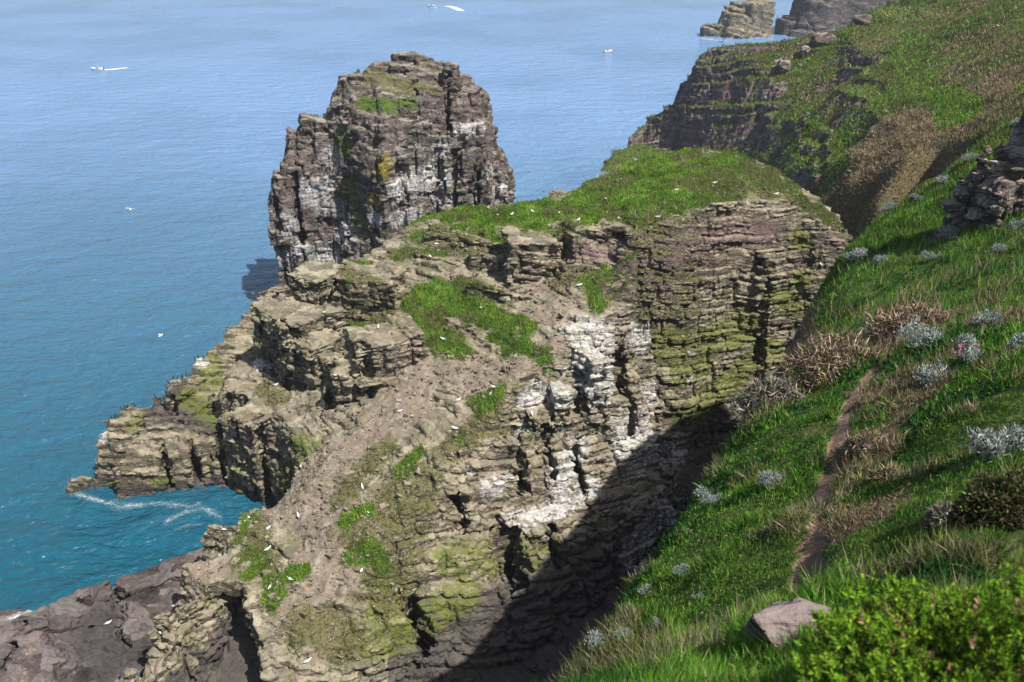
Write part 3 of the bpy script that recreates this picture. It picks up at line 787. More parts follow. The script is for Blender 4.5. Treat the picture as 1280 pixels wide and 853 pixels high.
stn_shade[:, 3] = RS.mask([([(460, 95), (500, 110), (540, 120)], 4), ([(400, 145), (430, 110)], 3)]) * sstep(.2, .5, RS.nrm[:, 2])
stn_shade[:, 2] = .9 * sstep(3, .5, RS.v[:, 2])
set_attr(stack, "cover", cov); set_attr(stack, "stain_shade", stn_shade)

#@LAND
# ------------------------------------------------------------------ the headland the photographer stands on
lp = []


def LT(lst): return [PT(*q) for q in lst]


lp += [np.array(q, float) for q in [(0, 0, 68.3), (-6, 0, 67.5), (-4, 6, 62), (-12, 4, 62), (4, -6, 70), (10, 0, 69), (20, 0, 70.5), (30, 10, 69), (-20, -10, 66), (60, -10, 72), (150, -10, 74)]]
for a in [(1000, 853, 8), (900, 853, 10), (800, 853, 13), (990, 790, 10), (1000, 745, 12.3), (1030, 620, 18), (1060, 520, 25), (1085, 470, 30), (1110, 443, 34), (1280, 600, 12), (1280, 700, 8), (1280, 800, 5.5), (1150, 853, 5.4), (1280, 480, 18), (1280, 410, 23),
          (1200, 460, 26), (1200, 560, 17), (1150, 620, 14.5), (1120, 700, 11), (1100, 560, 20), (1230, 415, 29), (1170, 405, 37), (1350, 600, 11.5), (1350, 420, 21), (1450, 600, 11), (1450, 420, 20), (930, 700, 16.5), (880, 780, 14.5), (950, 600, 22.5), (1000, 520, 27.5)]:
    lp.append(PT(*a))
rimA = densify(LT([(640, 920, 14), (700, 853, 16), (740, 795, 17.4), (780, 742, 19), (835, 665, 23), (890, 590, 27), (940, 520, 33), (985, 462, 38), (1015, 425, 42)]), 1.0)
lp += rimA
def dropz(line, steps): return drop(line, steps)
lp += drop(rimA[::2], [(1.2, lambda z: z - 3), (3.5, lambda z: z - 20), (6, 6), (9, -4), (15, -8)])
# second spur
rimB = densify(LT([(1003, 435, 56), (1022, 400, 60), (1040, 365, 65), (1062, 318, 72), (1078, 297, 77), (1110, 268, 80), (1150, 240, 82), (1185, 215, 82), (1215, 195, 81), (1255, 160, 80), (1290, 140, 79), (1340, 110, 80)]), 1.2)
lp += rimB
lp += drop(rimB[::3], [(2, lambda z: z - 4), (5, lambda z: z - 20), (8, lambda z: z * .2), (11, -5)])
for a in [(1060, 420, 46), (1100, 400, 48), (1150, 370, 50), (1200, 345, 54), (1280, 305, 52), (1280, 370, 38), (1200, 392, 42), (1120, 330, 62), (1180, 290, 66), (1240, 260, 66), (1280, 240, 64), (1150, 270, 74), (1090, 350, 60), (1060, 380, 58), (1350, 300, 48), (1350, 220, 60), (1450, 260, 50),
          (1030, 430, 50), (1450, 120, 80)]:
    lp.append(PT(*a))
# ravine and brown knob, then the cliffed point
for a in [(1130, 200, 128), (1130, 165, 138), (1080, 190, 140), (1060, 240, 138), (1075, 275, 130), (1100, 255, 126), (1180, 180, 128), (1200, 130, 142), (1280, 100, 130), (1280, 0, 170), (1180, 20, 215), (1110, 8, 220), (1130, 60, 190), (1150, 110, 160), (1100, 120, 165), (1090, 130, 160),
          (1060, 150, 168), (1010, 210, 165), (1030, 180, 172), (980, 215, 176), (1050, 110, 185), (1080, 70, 200), (1040, 245, 144), (1020, 260, 146), (1400, 0, 160), (1400, -60, 190), (1280, -40, 210), (1180, -20, 250), (1300, 50, 145), (1230, 60, 165)]:
    lp.append(PT(*a))
edge = densify(LT([(1120, 3, 228), (1085, 15, 222), (1050, 38, 218), (1010, 43, 224), (970, 50, 230), (930, 52, 236), (890, 57, 242), (872, 70, 246)]), 2)
lp += edge
lp += drop(edge[::-1][::2], [(6, lambda z: z - 8), (14, lambda z: z * .25), (22, -4), (40, -5)]) if False else []
E2 = [np.array(q) for q in edge]
lp += drop(edge[::2], [(-6, lambda z: z - 10), (-14, lambda z: z * .3), (-22, -4), (-45, -5)]) if False else []
for q in edge[::2]:
    lp += [q + np.array([-1.5, 5, -9]), np.array([q[0] - 4, q[1] + 14, 4]), np.array([q[0] - 6, q[1] + 22, -4])]
lip = densify(LT([(870, 78, 244), (900, 85, 238), (930, 80, 232), (960, 105, 222), (1000, 125, 212), (1040, 118, 205), (1050, 95, 206)]), 2)
lp += lip
for a in [(840, 130, 254), (800, 178, 262), (782, 188, 266), (860, 150, 246), (900, 150, 236), (880, 190, 236), (930, 190, 222), (960, 150, 216), (960, 205, 205), (1000, 150, 203), (930, 140, 226), (850, 195, 250), (980, 180, 200), (775, 197, 262), (772, 188, 260), (790, 165, 262), (815, 145, 262)]:
    lp.append(PT(*a))
for x, y, z in [(25, 262, -4), (20, 240, -4), (30, 220, -3), (40, 200, -2), (45, 180, -1), (48, 160, 0), (45, 145, 0), (50, 130, 1), (52, 118, -3), (45, 105, -6), (35, 92, -7), (22, 72, -8), (10, 55, -8), (0, 40, -8), (-12, 30, -8), (-20, 20, -4), (-30, 10, 10), (-60, -10, 20), (25, 290, -5), (60, 300, -5), (100, 320, -5), (180, 330, 30), (180, 200, 60), (180, 100, 70), (-60, 40, -5)]:
    lp.append(np.array([x, y, z], float))
HG = Height(-40, 170, -10, 320, .5, lp, -5, 3)

bracken = [([(1120, 160), (1140, 200), (1100, 225)], 11), ([(1180, 190), (1150, 220)], 7), ([(1200, 90), (1260, 110)], 6), ([(1180, 60), (1240, 40)], 6), ([(1060, 235), (1040, 250)], 6), ([(960, 75), (1010, 90)], 8), ([(1060, 85), (1040, 100)], 8),
           ([(1085, 545), (1085, 580)], .9), ([(1105, 500), (1115, 480)], 1.0), ([(1060, 455), (1110, 420), (1190, 395)], 3.0), ([(975, 480), (950, 500)], 3), ([(1075, 640), (1065, 670)], .8), ([(1160, 480), (1150, 500)], .8), ([(1240, 410)], 1.4)]
lush = [([(1000, 215), (1040, 185), (1075, 145), (1100, 118)], 7), ([(1130, 55), (1140, 85), (1150, 112)], 5), ([(985, 170), (1010, 190)], 6), ([(1090, 130), (1120, 112), (1180, 120), (1200, 150)], 4), ([(1010, 75), (1040, 60)], 6), ([(970, 200), (985, 215)], 4)]
pathl = [([(1000, 762), (1004, 740), (1010, 700), (1024, 650), (1035, 600), (1048, 550), (1060, 510), (1075, 485), (1095, 462), (1118, 440)], .36), ([(1112, 445), (1120, 438)], .8), ([(1065, 492), (1058, 488)], .6)]
rockl = [([(1020, 185), (1030, 165)], 5), ([(1015, 205), (1018, 215)], 4), ([(1075, 100), (1090, 125)], 5)]
BR = HG.strokes(bracken); RK = HG.strokes(rockl)
LU = HG.strokes(lush)
HN = Height(-6, 24, 0, 44, .12, lp, -5, 10)     # finer map near the camera, for the path
PA = HN.strokes(pathl)

# polar grid: even steps on screen
NA, NR = 900, 1150
az = np.linspace(rad(-34), rad(56), NA)
rr_ = np.exp(np.linspace(math.log(2.0), math.log(330), NR))
AZ, RR = np.meshgrid(az, rr_, indexing="ij")
gx = RR * np.sin(AZ); gy = RR * np.cos(AZ)
w = sstep(38, 30, gy) * sstep(22, 18, gx) * sstep(-6, -4, gx)
gz0 = HG.at(gx, gy)


def land_h(x, y):
    return HG.at(x, y)


dgx, dgy = np.gradient(blur2(HG.H, 3), HG.res)
SL = np.hypot(dgx, dgy)
sl = HG.at(gx, gy, SL)
rkm = np.clip(np.maximum(np.maximum(np.maximum(sstep(1.15, 1.7, sl) * sstep(178, 195, gy), sstep(42, 38, gz0) * (gy < 78)), sstep(20, 14, gz0) * (gy < 125)), sstep(.25, .5, HG.at(gx, gy, RK) + .25 * fbm2(gx, gy, 4, 3, 3))), 0, 1)
# soft green ground: tussocks; rock: bedded steps
pam = sstep(.2, .6, HN.at(gx, gy, PA) + .45 * fbm2(gx, gy, .5, 3, 61) * (HN.at(gx, gy, PA) > .02)) * (gy < 43) * (gx > -5) * (gx < 23) * (gy > 1)
tus = .30 * fbm2(gx, gy, 2.2, 3, 50) + .12 * fbm2(gx, gy, .6, 3, 51) + np.minimum(RR / 40, 2.6) * .4 * fbm2(gx, gy, 5, 3, 52) + sstep(40, 90, RR) * .9 * np.abs(fbm2(gx, gy, 2.6, 3, 53)) + .28 * sstep(40, 20, RR) * fbm2(gx, gy, 1.3, 2, 54)
inC = sstep(20, 26, gx) * sstep(104, 98, gx) * sstep(150, 157, gy) * sstep(280, 274, gy)
gz = gz0 - 4.5 * inC + tus * (1 - rkm) * (1 - .8 * pam) - .10 * pam
far = sstep(80, 160, gy)
nrmx = -HG.at(gx, gy, dgx); nrmy = -HG.at(gx, gy, dgy)
nl = np.sqrt(nrmx ** 2 + nrmy ** 2 + 1)
nrmx, nrmy, nrmz = nrmx / nl, nrmy / nl, 1 / nl
b = gz0 - .3 * gx + .1 * gy + 1.5 * fbm2(gx, gy, 14, 2, 60)
offs = 0
for lev, (th, ce, am) in enumerate(((4.5, 7.0, 1.5), (1.5, 3.0, .7), (.55, 1.3, .28))):
    k = np.floor(b / th + .3 * np.sin(b / th * 1.7))
    ci = np.floor((gx * .9 + gy * .4) / ce + hash2(k, k, 70) * 5); cj = np.floor((-gx * .4 + gy * .9) / ce + hash2(k, k, 71) * 5)
    offs = offs + am * (hash3(ci, cj, k, 72 + lev) - .5 + .8 * (hash2(k, k * 3, 80 + lev) - .5))
offs = offs * (.3 + .7 * far) + .5 * fbm2(gx, gy, 2.0, 4, 90)
offs *= rkm
VL = np.stack([gx + nrmx * offs, gy + nrmy * offs, gz + nrmz * offs], -1).reshape(-1, 3)
ii = np.arange((NA - 1) * (NR - 1)); ia = ii // (NR - 1); ir = ii % (NR - 1)
a0 = ia * NR + ir
QL = np.stack([a0, a0 + 1, a0 + NR + 1, a0 + NR], -1)[:, ::-1]

ml = NT("headland_ground")
geo = ml.n("ShaderNodeNewGeometry"); pos = geo.outputs["Position"]
_, aG, aB, aP, aR = ml.attr("cover")
n1 = ml.noise(pos, .9, 5, .65); n2 = ml.noise(pos, 6, 4, .65); n3 = ml.noise(pos, .16, 4, .6)
g1 = ml.mix(n2, (.022, .055, .008), (.07, .13, .02))
g1 = ml.mix(ml.mapr(n3, .4, .65), g1, ml.mix(n2, (.03, .05, .012), (.085, .12, .026)))
g1 = ml.mix(ml.math("MULTIPLY", ml.mapr(n1, .52, .66), .5), g1, (.14, .115, .055))
br_ = ml.mix(n2, (.05, .038, .022), (.22, .165, .095))
mb = ml.mapr(ml.math("ADD", aB, ml.math("MULTIPLY", ml.math("SUBTRACT", n1, .5), .7)), .2, .5)
c_ = ml.mix(ml.math("MULTIPLY", mb, .85), g1, br_)
pa_ = ml.mix(ml.noise(pos, 5, 5, .7), (.11, .065, .048), (.27, .17, .125))
c_ = ml.mix(ml.mapr(ml.math("ADD", aP, ml.math("MULTIPLY", ml.math("SUBTRACT", n2, .5), .4)), .35, .6), c_, pa_)
spz = ml.n("ShaderNodeSeparateXYZ"); ml.put(spz.inputs[0], pos)
bz = ml.math("ADD", spz.outputs[2], ml.math("ADD", ml.math("MULTIPLY", spz.outputs[0], -.3), ml.math("MULTIPLY", spz.outputs[1], .1)))
cv = ml.n("ShaderNodeCombineXYZ"); ml.put(cv.inputs[0], spz.outputs[0]); ml.put(cv.inputs[1], spz.outputs[1]); ml.put(cv.inputs[2], bz)
stt = ml.noise(ml.vmul(cv.outputs[0], (.25, .25, 1.6)), 1.0, 6, .65)
rc_ = ml.ramp(stt, [(.25, (.02, .017, .018)), (.45, (.085, .068, .068)), (.6, (.15, .122, .12)), (.8, (.24, .2, .185))])
c_ = ml.mix(ml.mapr(ml.math("ADD", aR, ml.math("MULTIPLY", ml.math("SUBTRACT", n1, .5), .6)), .35, .6), c_, rc_)
hb = ml.math("ADD", ml.math("MULTIPLY", n2, .4), ml.math("ADD", ml.math("MULTIPLY", stt, 1.2), ml.math("MULTIPLY", n1, .5)))
ml.bsdf(c_, .95, .1, ml.bump(hb, .8, .3))
land = mesh_np("headland", VL, quads=QL, mat=ml.m)
tag(land, "steep green headland slope with footpath, bracken and cliffs", None, kind="structure")
cl = np.zeros((NA, NR, 4))
cl[..., 0] = 1 - rkm
cl[..., 1] = HG.at(gx, gy, BR); cl[..., 2] = pam; cl[..., 3] = rkm
set_attr(land, "cover", cl.reshape(-1, 4))
# the trodden path: its own thin sheet just over the ground
pq = QL[(pam.reshape(-1)[QL] > .42).all(1)]
pu, pinv = np.unique(pq, return_inverse=True)
mpth = NT("trodden_earth")
pgeo = mpth.n("ShaderNodeNewGeometry"); ppos = pgeo.outputs["Position"]
pn1 = mpth.noise(ppos, 2.2, 5, .7); pn2 = mpth.noise(ppos, 14, 4, .7)
pcol = mpth.mix(pn2, (.10, .06, .045), (.26, .165, .12))
pcol = mpth.mix(mpth.mapr(pn1, .5, .68), pcol, (.3, .215, .165))
pcol = mpth.mix(mpth.mapr(mpth.voro(ppos, 9), .10, .04), pcol, (.33, .29, .26))
mpth.bsdf(pcol, .95, .1, mpth.bump(mpth.math("ADD", pn1, mpth.math("MULTIPLY", pn2, .5)), .9, .06))
pth = mesh_np("footpath", VL[pu] + np.array([0, 0, .012]), quads=pinv.reshape(-1, 4), mat=mpth.m)
tag(pth, "narrow reddish footpath down the grass slope", None, kind="structure")

#@COAST
HC = Height(20, 104, 150, 280, .5, lp, -5, 2)
_cx, _cy = np.gradient(blur2(HC.H, 3), HC.res)
csl = np.hypot(_cx, _cy)
rough_c = np.clip(np.maximum(sstep(.6, 1.05, csl + .5 * fbm2(HC.X, HC.Y, 8, 3, 19)), sstep(.25, .5, HG.at(HC.X, HC.Y, RK) + .25 * fbm2(HC.X, HC.Y, 4, 3, 3))), 0, 1)
RC = Rock(HC, -1.5, 60, .42, (), None, rough_c, dip=(-.22, .1), seed=85, amp=1.25, bed=(3.4, 1.0), cell=(5.5, 2.4), layer=.8)
hcm = mesh_np("headland_cliff", RC.v, quads=RC.q, tris=RC.t, mat=M_COAST)
tag(hcm, "dark purple headland cliff with grassy ledges and top", None, kind="structure")
cov = np.zeros((len(RC.v), 4)); stn_shade = np.zeros((len(RC.v), 4))
gtop_ = 0
gtop = sstep(.62, .8, RC.nrm[:, 2] + .22 * fbm2(RC.v[:, 0], RC.v[:, 1], 5, 3, 20)) * sstep(5, 12, RC.v[:, 2] + 6 * fbm2(RC.v[:, 0], RC.v[:, 1], 9, 2, 21))
cov[:, 0] = np.maximum(gtop, 1 - HC.at(RC.v[:, 0], RC.v[:, 1], rough_c) * 1.4)
stn_shade[:, 1] = sstep(-.1, .3, fbm2(RC.v[:, 0], RC.v[:, 1] + RC.v[:, 2], 14, 2, 24)) * .8
set_attr(hcm, "cover", cov); set_attr(hcm, "stain_shade", stn_shade)
GCV = cov[:, 0]

#@VEG
# ------------------------------------------------------------------ blades, stalks, leaves


def leaf_mat(name, trans=.35, rough=.75, spec=.2):
    m = NT(name)
    at = m.n("ShaderNodeAttribute", attribute_name="tint")
    b = m.n("ShaderNodeBsdfPrincipled"); m.put(b.inputs["Base Color"], at.outputs["Color"]); m.put(b.inputs["Roughness"], rough); m.put(b.inputs["Specular IOR Level"], spec)
    t = m.n("ShaderNodeBsdfTranslucent"); m.put(t.inputs["Color"], at.outputs["Color"])
    mx = m.n("ShaderNodeMixShader"); mx.inputs[0].default_value = trans
    m.t.links.new(b.outputs[0], mx.inputs[1]); m.t.links.new(t.outputs[0], mx.inputs[2]); m.t.links.new(mx.outputs[0], m.out.inputs[0])
    return m.m


M_BLADE = leaf_mat("grass_blade")
M_LEAF = leaf_mat("shrub_leaf", .25)
M_TWIG = leaf_mat("dry_twig", .1, .9, .1)
M_SILVER = leaf_mat("silver_leaf", .15, .8, .15)


def unit(v): return v / (np.linalg.norm(v, axis=-1, keepdims=True) + 1e-9)


def blades(name, base, dirs, length, width, col, mat, bend=.35, seg=1, parent=None, rng=None, link=True):
    """thin tapering leaves from base points along dirs; seg=1: one bent kite of two faces, seg=0: one triangle."""
    rng = rng or np.random.default_rng(3)
    n = len(base)
    d = unit(dirs)
    side = unit(np.cross(d, rng.normal(size=(n, 3))))
    up = np.cross(side, d)
    length = np.broadcast_to(length, (n,))[:, None]; width = np.broadcast_to(width, (n,))[:, None]
    tipoff = up * length * bend * rng.uniform(-1, 1, (n, 1))
    tip = base + d * length * .96 + tipoff
    l = base - side * width * .5; r = base + side * width * .5
    if seg == 0:
        V = np.stack([l, r, tip], 1).reshape(-1, 3); k = 3
        T = np.arange(n)[:, None] * 3 + np.array([0, 1, 2])[None]
        o = mesh_np(name, V, tris=T, mat=mat, parent=parent, smooth=False, link=link)
        shade = np.tile(np.array([.8, .8, 1.1]), n)
    else:
        m = base + d * length * .5 + tipoff * .25
        ml_ = m - side * width * .5; mr_ = m + side * width * .5
        V = np.stack([l * .5 + r * .5 - side * width * .2, l * .5 + r * .5 + side * width * .2, mr_, tip, ml_], 1).reshape(-1, 3); k = 5
        b = np.arange(n)[:, None] * 5
        o = mesh_np(name, V, quads=b + np.array([0, 1, 2, 4])[None], tris=b + np.array([4, 2, 3])[None], mat=mat, parent=parent, smooth=False, link=link)
        shade = None
    c = np.repeat(col, k, axis=0)
    a = o.data.attributes.new("tint", "FLOAT_COLOR", "POINT")
    cc = np.ones((len(c), 4), np.float32); cc[:, :3] = c
    a.data.foreach_set("color", cc.ravel())
    return o


def pick(cols, w, n, rng, jit=.25):
    c = np.array(cols)[rng.choice(len(cols), n, p=np.array(w) / sum(w))]
    return np.clip(c * (1 + jit * rng.normal(size=(n, 1))) * (1 + .08 * rng.normal(size=(n, 3))), .004, .9)


GREEN = [(.042, .12, .012), (.075, .18, .016), (.13, .25, .026), (.2, .26, .05), (.32, .29, .14)]
TURF = [(.065, .16, .015), (.12, .24, .022), (.19, .31, .035), (.27, .32, .06), (.38, .34, .15)]

# islet turf
rng = np.random.default_rng(21)
sel = np.nonzero((GIV > .05) & (RI.nrm[:, 2] > .25))[0]
sel = sel[rng.random(len(sel)) < np.clip((GIV[sel] - .03) * 1.9, 0, 1)]
sel = np.repeat(sel, 3)
n = len(sel)
base = RI.v[sel] + rng.normal(size=(n, 3)) * np.array([.12, .12, 0.02])
pat = fbm2(base[:, 0], base[:, 1], 2.5, 3, 12)
dirs = np.array([0, 0, 1.0]) + .55 * rng.normal(size=(n, 3)) + RI.nrm[sel] * .3
Lh = np.clip(.30 + .22 * pat + .1 * rng.normal(size=n), .1, .75) * (.5 + .7 * np.clip(GIV[sel], 0, 1))
col = pick(TURF, [3, 4, 3, 1.4, .5], n, rng) * (1 + .75 * pat[:, None])
dry = (fbm2(base[:, 0], base[:, 1], 3.2, 3, 77) > .16) | ((base[:, 0] > 27) & (pat > -.15) & (base[:, 1] < 122))
dry |= (GIV[sel] < .33) & (rng.random(n) < .6)
col[dry] = pick([(.16, .18, .05), (.27, .23, .11), (.1, .17, .03)], [3, 2, 2], int(dry.sum()), rng)
o = blades("islet_grass", base, dirs, Lh, .09, col, M_BLADE, seg=0, rng=rng)
tag(o, "bright green grass covering the islet's cap and ledges", None, kind="stuff")
# scrubby olive tufts on the slope
sel = np.nonzero((stn_shade_i[:, 3] + .5 * fbm2(RI.v[:, 0], RI.v[:, 1], 1.6, 3, 33) > .42) & (RI.nrm[:, 2] > .35) & (GIV < .4))[0]
sel = sel[rng.random(len(sel)) < .5]; sel = np.repeat(sel, 2); n = len(sel)
base = RI.v[sel] + rng.normal(size=(n, 3)) * np.array([.1, .1, 0])
o = blades("islet_scrub", base, np.array([0, 0, 1.0]) + .9 * rng.normal(size=(n, 3)), rng.uniform(.1, .32, n), .09, pick([(.05, .07, .018), (.09, .1, .03), (.16, .14, .06), (.07, .11, .02)], [3, 3, 2, 2], n, rng), M_BLADE, seg=0, rng=rng)
tag(o, "sparse olive scrub on the islet's rocky slope", None, kind="stuff")
# dead stalks standing in the turf
pts = [RI.cast(a + rng.normal() * 14, b + rng.normal() * 5) for a, b in [(735, 215)] * 26 + [(700, 232)] * 10 + [(835, 265)] * 14 + [(810, 275)] * 10 + [(770, 225)] * 10 + [(860, 200)] * 8]
pts = np.array([p for p in pts if p is not None and p[2] > 28])
base = np.repeat(pts, 7, axis=0); n = len(base)
o = blades("dead_stalks", base, np.array([0, 0, 1.0]) + .45 * rng.normal(size=(n, 3)), rng.uniform(.5, 1.2, n), .06, pick([(.36, .31, .22), (.5, .44, .34), (.22, .18, .12)], [3, 2, 2], n, rng), M_TWIG, seg=0, rng=rng)
tag(o, "pale dead stalks sticking up from the islet's turf", None, kind="stuff")

# rubble on the bare soil
sel = np.nonzero((cov_i[:, 1] + .5 * stn_shade_i[:, 3] > .25) & (RI.nrm[:, 2] > .4))[0]
sel = rng.choice(sel, 3600)
n = len(sel)
cube = np.array([(-1, -1, -1), (1, -1, -1), (1, 1, -1), (-1, 1, -1), (-1, -1, 1), (1, -1, 1), (1, 1, 1), (-1, 1, 1)], float)
cf = np.array([(0, 3, 2, 1), (4, 5, 6, 7), (0, 1, 5, 4), (1, 2, 6, 5), (2, 3, 7, 6), (3, 0, 4, 7)])
size = np.exp(rng.normal(-2.45, .55, n)).clip(.04, .34)
V = cube[None] * (1 + .35 * rng.normal(size=(n, 8, 3))) * (size[:, None, None] * rng.uniform(.5, 1.2, (n, 1, 3)))
an = rng.uniform(0, 6.28, n); tl = rng.normal(0, .35, n)
ca, sa = np.cos(an)[:, None], np.sin(an)[:, None]
V[:, :, 2] += V[:, :, 0] * tl[:, None]
V = np.stack([V[:, :, 0] * ca - V[:, :, 1] * sa, V[:, :, 0] * sa + V[:, :, 1] * ca, V[:, :, 2]], -1) + RI.v[sel][:, None, :]
rub = mesh_np("rubble", V.reshape(-1, 3), quads=(np.arange(n)[:, None, None] * 8 + cf[None]).reshape(-1, 4), mat=M_ISLET, smooth=False)
rc4 = np.zeros((n, 4)); rc4[:, 1] = rng.uniform(0, .55, n)
set_attr(rub, "cover", np.repeat(rc4, 8, axis=0)); set_attr(rub, "stain_shade", np.zeros((n * 8, 4)))
tag(rub, "angular stones strewn over the bare soil slope", None, kind="stuff")

# ------------------------------------------------------------------ headland vegetation


def on_land(x, y, sunk=True):
    """height of the built headland at x, y (bilinear in the polar grid)."""
    a = np.arctan2(x, y); r = np.hypot(x, y)
    fa = np.clip((a - az[0]) / (az[1] - az[0]), 0, NA - 1.001); fr = np.clip((np.log(r) - math.log(2.0)) / (math.log(330) - math.log(2.0)) * (NR - 1), 0, NR - 1.001)
    i = fa.astype(int); j = fr.astype(int); u = fa - i; v = fr - j
    return gz[i, j] * (1 - u) * (1 - v) + gz[i + 1, j] * u * (1 - v) + gz[i, j + 1] * (1 - u) * v + gz[i + 1, j + 1] * u * v


rng = np.random.default_rng(22)
N = 420000
aa = np.concatenate([rng.uniform(rad(-8), rad(36), N), rng.uniform(rad(14), rad(34), 330000)]); lr = np.exp(np.concatenate([rng.uniform(math.log(2.3), math.log(300), N), rng.uniform(math.log(70), math.log(300), 330000)])); N = len(aa)
bx = lr * np.sin(aa); by = lr * np.cos(aa)
bz = on_land(bx, by) + 4.5 * sstep(20, 26, bx) * sstep(104, 98, bx) * sstep(150, 157, by) * sstep(280, 274, by)
# keep what the lens can see, with a margin
dx, dy, dz = bx, by, bz - 70
dep = dy * CP - dz * SP
pxx = 640 + F * dx / dep; pyy = 426.5 - F * (dy * SP + dz * CP) / dep
keep = (dep > 2) & (pxx > 560) & (pxx < 1420) & (pyy > -60) & (pyy < 980)
rk_ = HG.at(bx, by, SL)
hbz = HG.at(bx, by)
prk = np.clip(np.maximum(np.maximum(np.maximum(sstep(1.15, 1.7, rk_) * sstep(178, 195, by), sstep(42, 38, hbz) * (by < 78)), sstep(20, 14, hbz) * (by < 125)), sstep(.3, .5, HG.at(bx, by, RK))), 0, 1)
keep &= rng.random(N) > prk * .97
keep &= ~((HN.at(bx, by, PA) + .45 * fbm2(bx, by, .5, 3, 61) > .26 + .16 * rng.normal(size=N)) & (by < 43) & (bx > -5) & (bx < 23))
bx, by, bz, lr, prk = bx[keep], by[keep], bz[keep], lr[keep], prk[keep]
n = len(bx)
brk_m = HG.at(bx, by, BR) + .35 * fbm2(bx, by, 2.5, 3, 14) + .75 * (lr > 80) * fbm2(bx, by, 8, 4, 34)
pat = fbm2(bx, by, 3.5, 3, 15); pat2 = fbm2(bx, by, 11, 3, 16); pat3 = fbm2(bx, by, 1.1, 2, 17)
col = pick(GREEN, [4, 4, 2.4, .9, .35], n, rng) * (1 + .55 * pat[:, None] + .3 * pat2[:, None])
br = brk_m > .3
col[br] = pick([(.17, .125, .07), (.25, .19, .115), (.34, .27, .175), (.09, .065, .04), (.09, .12, .03)], [4, 4, 2, 2, 1.5], int(br.sum()), rng)
st = (~br) & (pat3 > .32) & (lr < 60)
col[st] = pick([(.2, .19, .09), (.3, .26, .15), (.09, .11, .03)], [2, 2, 3], int(st.sum()), rng)
fa_ = (~br) & (lr > 85)
col[fa_] = pick([(.08, .16, .02), (.13, .18, .035), (.2, .18, .06), (.06, .1, .015), (.1, .2, .022)], [3, 3, 2, 2, 2], int(fa_.sum()), rng) * (1 + .5 * pat[fa_][:, None] + .6 * pat2[fa_][:, None])
br2 = (~br) & (fbm2(bx, by, 17, 4, 18) > .0) & (lr > 90)
col[br2] = pick([(.24, .19, .09), (.16, .16, .055), (.3, .23, .125), (.1, .13, .03)], [3, 3, 2, 3], int(br2.sum()), rng)
lu_ = (HG.at(bx, by, LU) + .3 * fbm2(bx, by, 5, 3, 35) > .3) & (lr > 80)
col[lu_] = pick(TURF, [3, 4, 3, 1, .3], int(lu_.sum()), rng)
bf_ = br & (lr > 80) & ~lu_
col[bf_] *= 1.3
Lh = (.16 + .13 * np.clip(pat3 + .5, 0, 1.6)) * .85 * np.clip(lr / 22, .8, 3.2) * rng.uniform(.6, 1.35, n)
Lh = np.where(br & (lr < 60), Lh * 1.2, Lh) * np.where(lr < 60, .55 + 1.1 * sstep(-.3, .5, pat3 + .6 * pat), 1.0)
wd = np.clip(lr * .0011, .007, .3) * rng.uniform(.7, 1.3, n)
dk = (~br) & (fbm2(bx, by, 2.1, 3, 23) > .2) & (lr < 60)
col[dk] = pick([(.02, .07, .012), (.035, .105, .016), (.06, .14, .02)], [3, 2, 1], int(dk.sum()), rng); Lh[dk] *= .6; wd[dk] *= 1.8
gxn = HG.at(bx, by, dgx); gyn = HG.at(bx, by, dgy)
nn_ = unit(np.stack([-gxn, -gyn, np.ones(n)], -1))
lean = np.stack([.25 + .3 * pat, -.1 + .3 * pat2, np.zeros(n)], -1)
dirs = np.array([0, 0, .8]) + nn_ * .5 + lean + .42 * rng.normal(size=(n, 3))
dirs[br] += .7 * rng.normal(size=(int(br.sum()), 3))
near = lr < 34
incl = (bx > 20) & (bx < 104) & (by > 150) & (by < 280)
B = np.stack([bx, by, bz - .02], -1)
selc = np.nonzero((GCV > .35) & (RC.nrm[:, 2] > .3))[0]
selc = rng.choice(selc, min(len(selc), 60000)) if len(selc) else selc
kc = min(int(incl.sum()), len(selc)); icl = np.nonzero(incl)[0]
# the coast volume's own surface carries the turf there
B[icl[:kc]] = RC.v[selc[:kc]]
prk[icl[kc:]] = 1
o = blades("headland_grass", B[~near], dirs[~near], Lh[~near], wd[~near], col[~near], M_BLADE, seg=0, rng=rng)
tag(o, "green and brown grass over the far headland slopes", None, kind="stuff")
nb = np.nonzero(near)[0]; nb = np.repeat(nb, 2)
jit = rng.normal(size=(len(nb), 3)) * np.array([.05, .05, 0])
o = blades("slope_grass", B[nb] + jit, dirs[nb] + .3 * rng.normal(size=(len(nb), 3)), Lh[nb] * rng.uniform(.7, 1.3, len(nb)), wd[nb], col[nb], M_BLADE, bend=.5, seg=1, rng=rng)
tag(o, "long green grass on the slope beside the footpath", None, kind="stuff")


def land_pt(px, py):
    d = ray(px, py); t = np.arange(2.5, 330, .05)
    q = CAM[None] + d[None] * t[:, None]
    a = np.arctan2(q[:, 0], q[:, 1])
    ok = (a > az[0]) & (a < az[-1])
    z = on_land(q[:, 0], q[:, 1])
    k = np.argmax(ok & (q[:, 2] < z))
    return q[k], t[k]


def dome(n, rng, rx, ry, rz, lump=.2, seed=0, shell=.25):
    p = unit(rng.normal(size=(n, 3))); p[:, 2] = np.abs(p[:, 2])
    k = 1 + lump * vn3(p[:, 0] * 2.2 + seed, p[:, 1] * 2.2, p[:, 2] * 2.2, seed)
    k *= 1 - shell * rng.random(n) ** 2
    return p * k[:, None] * np.array([rx, ry, rz]), p


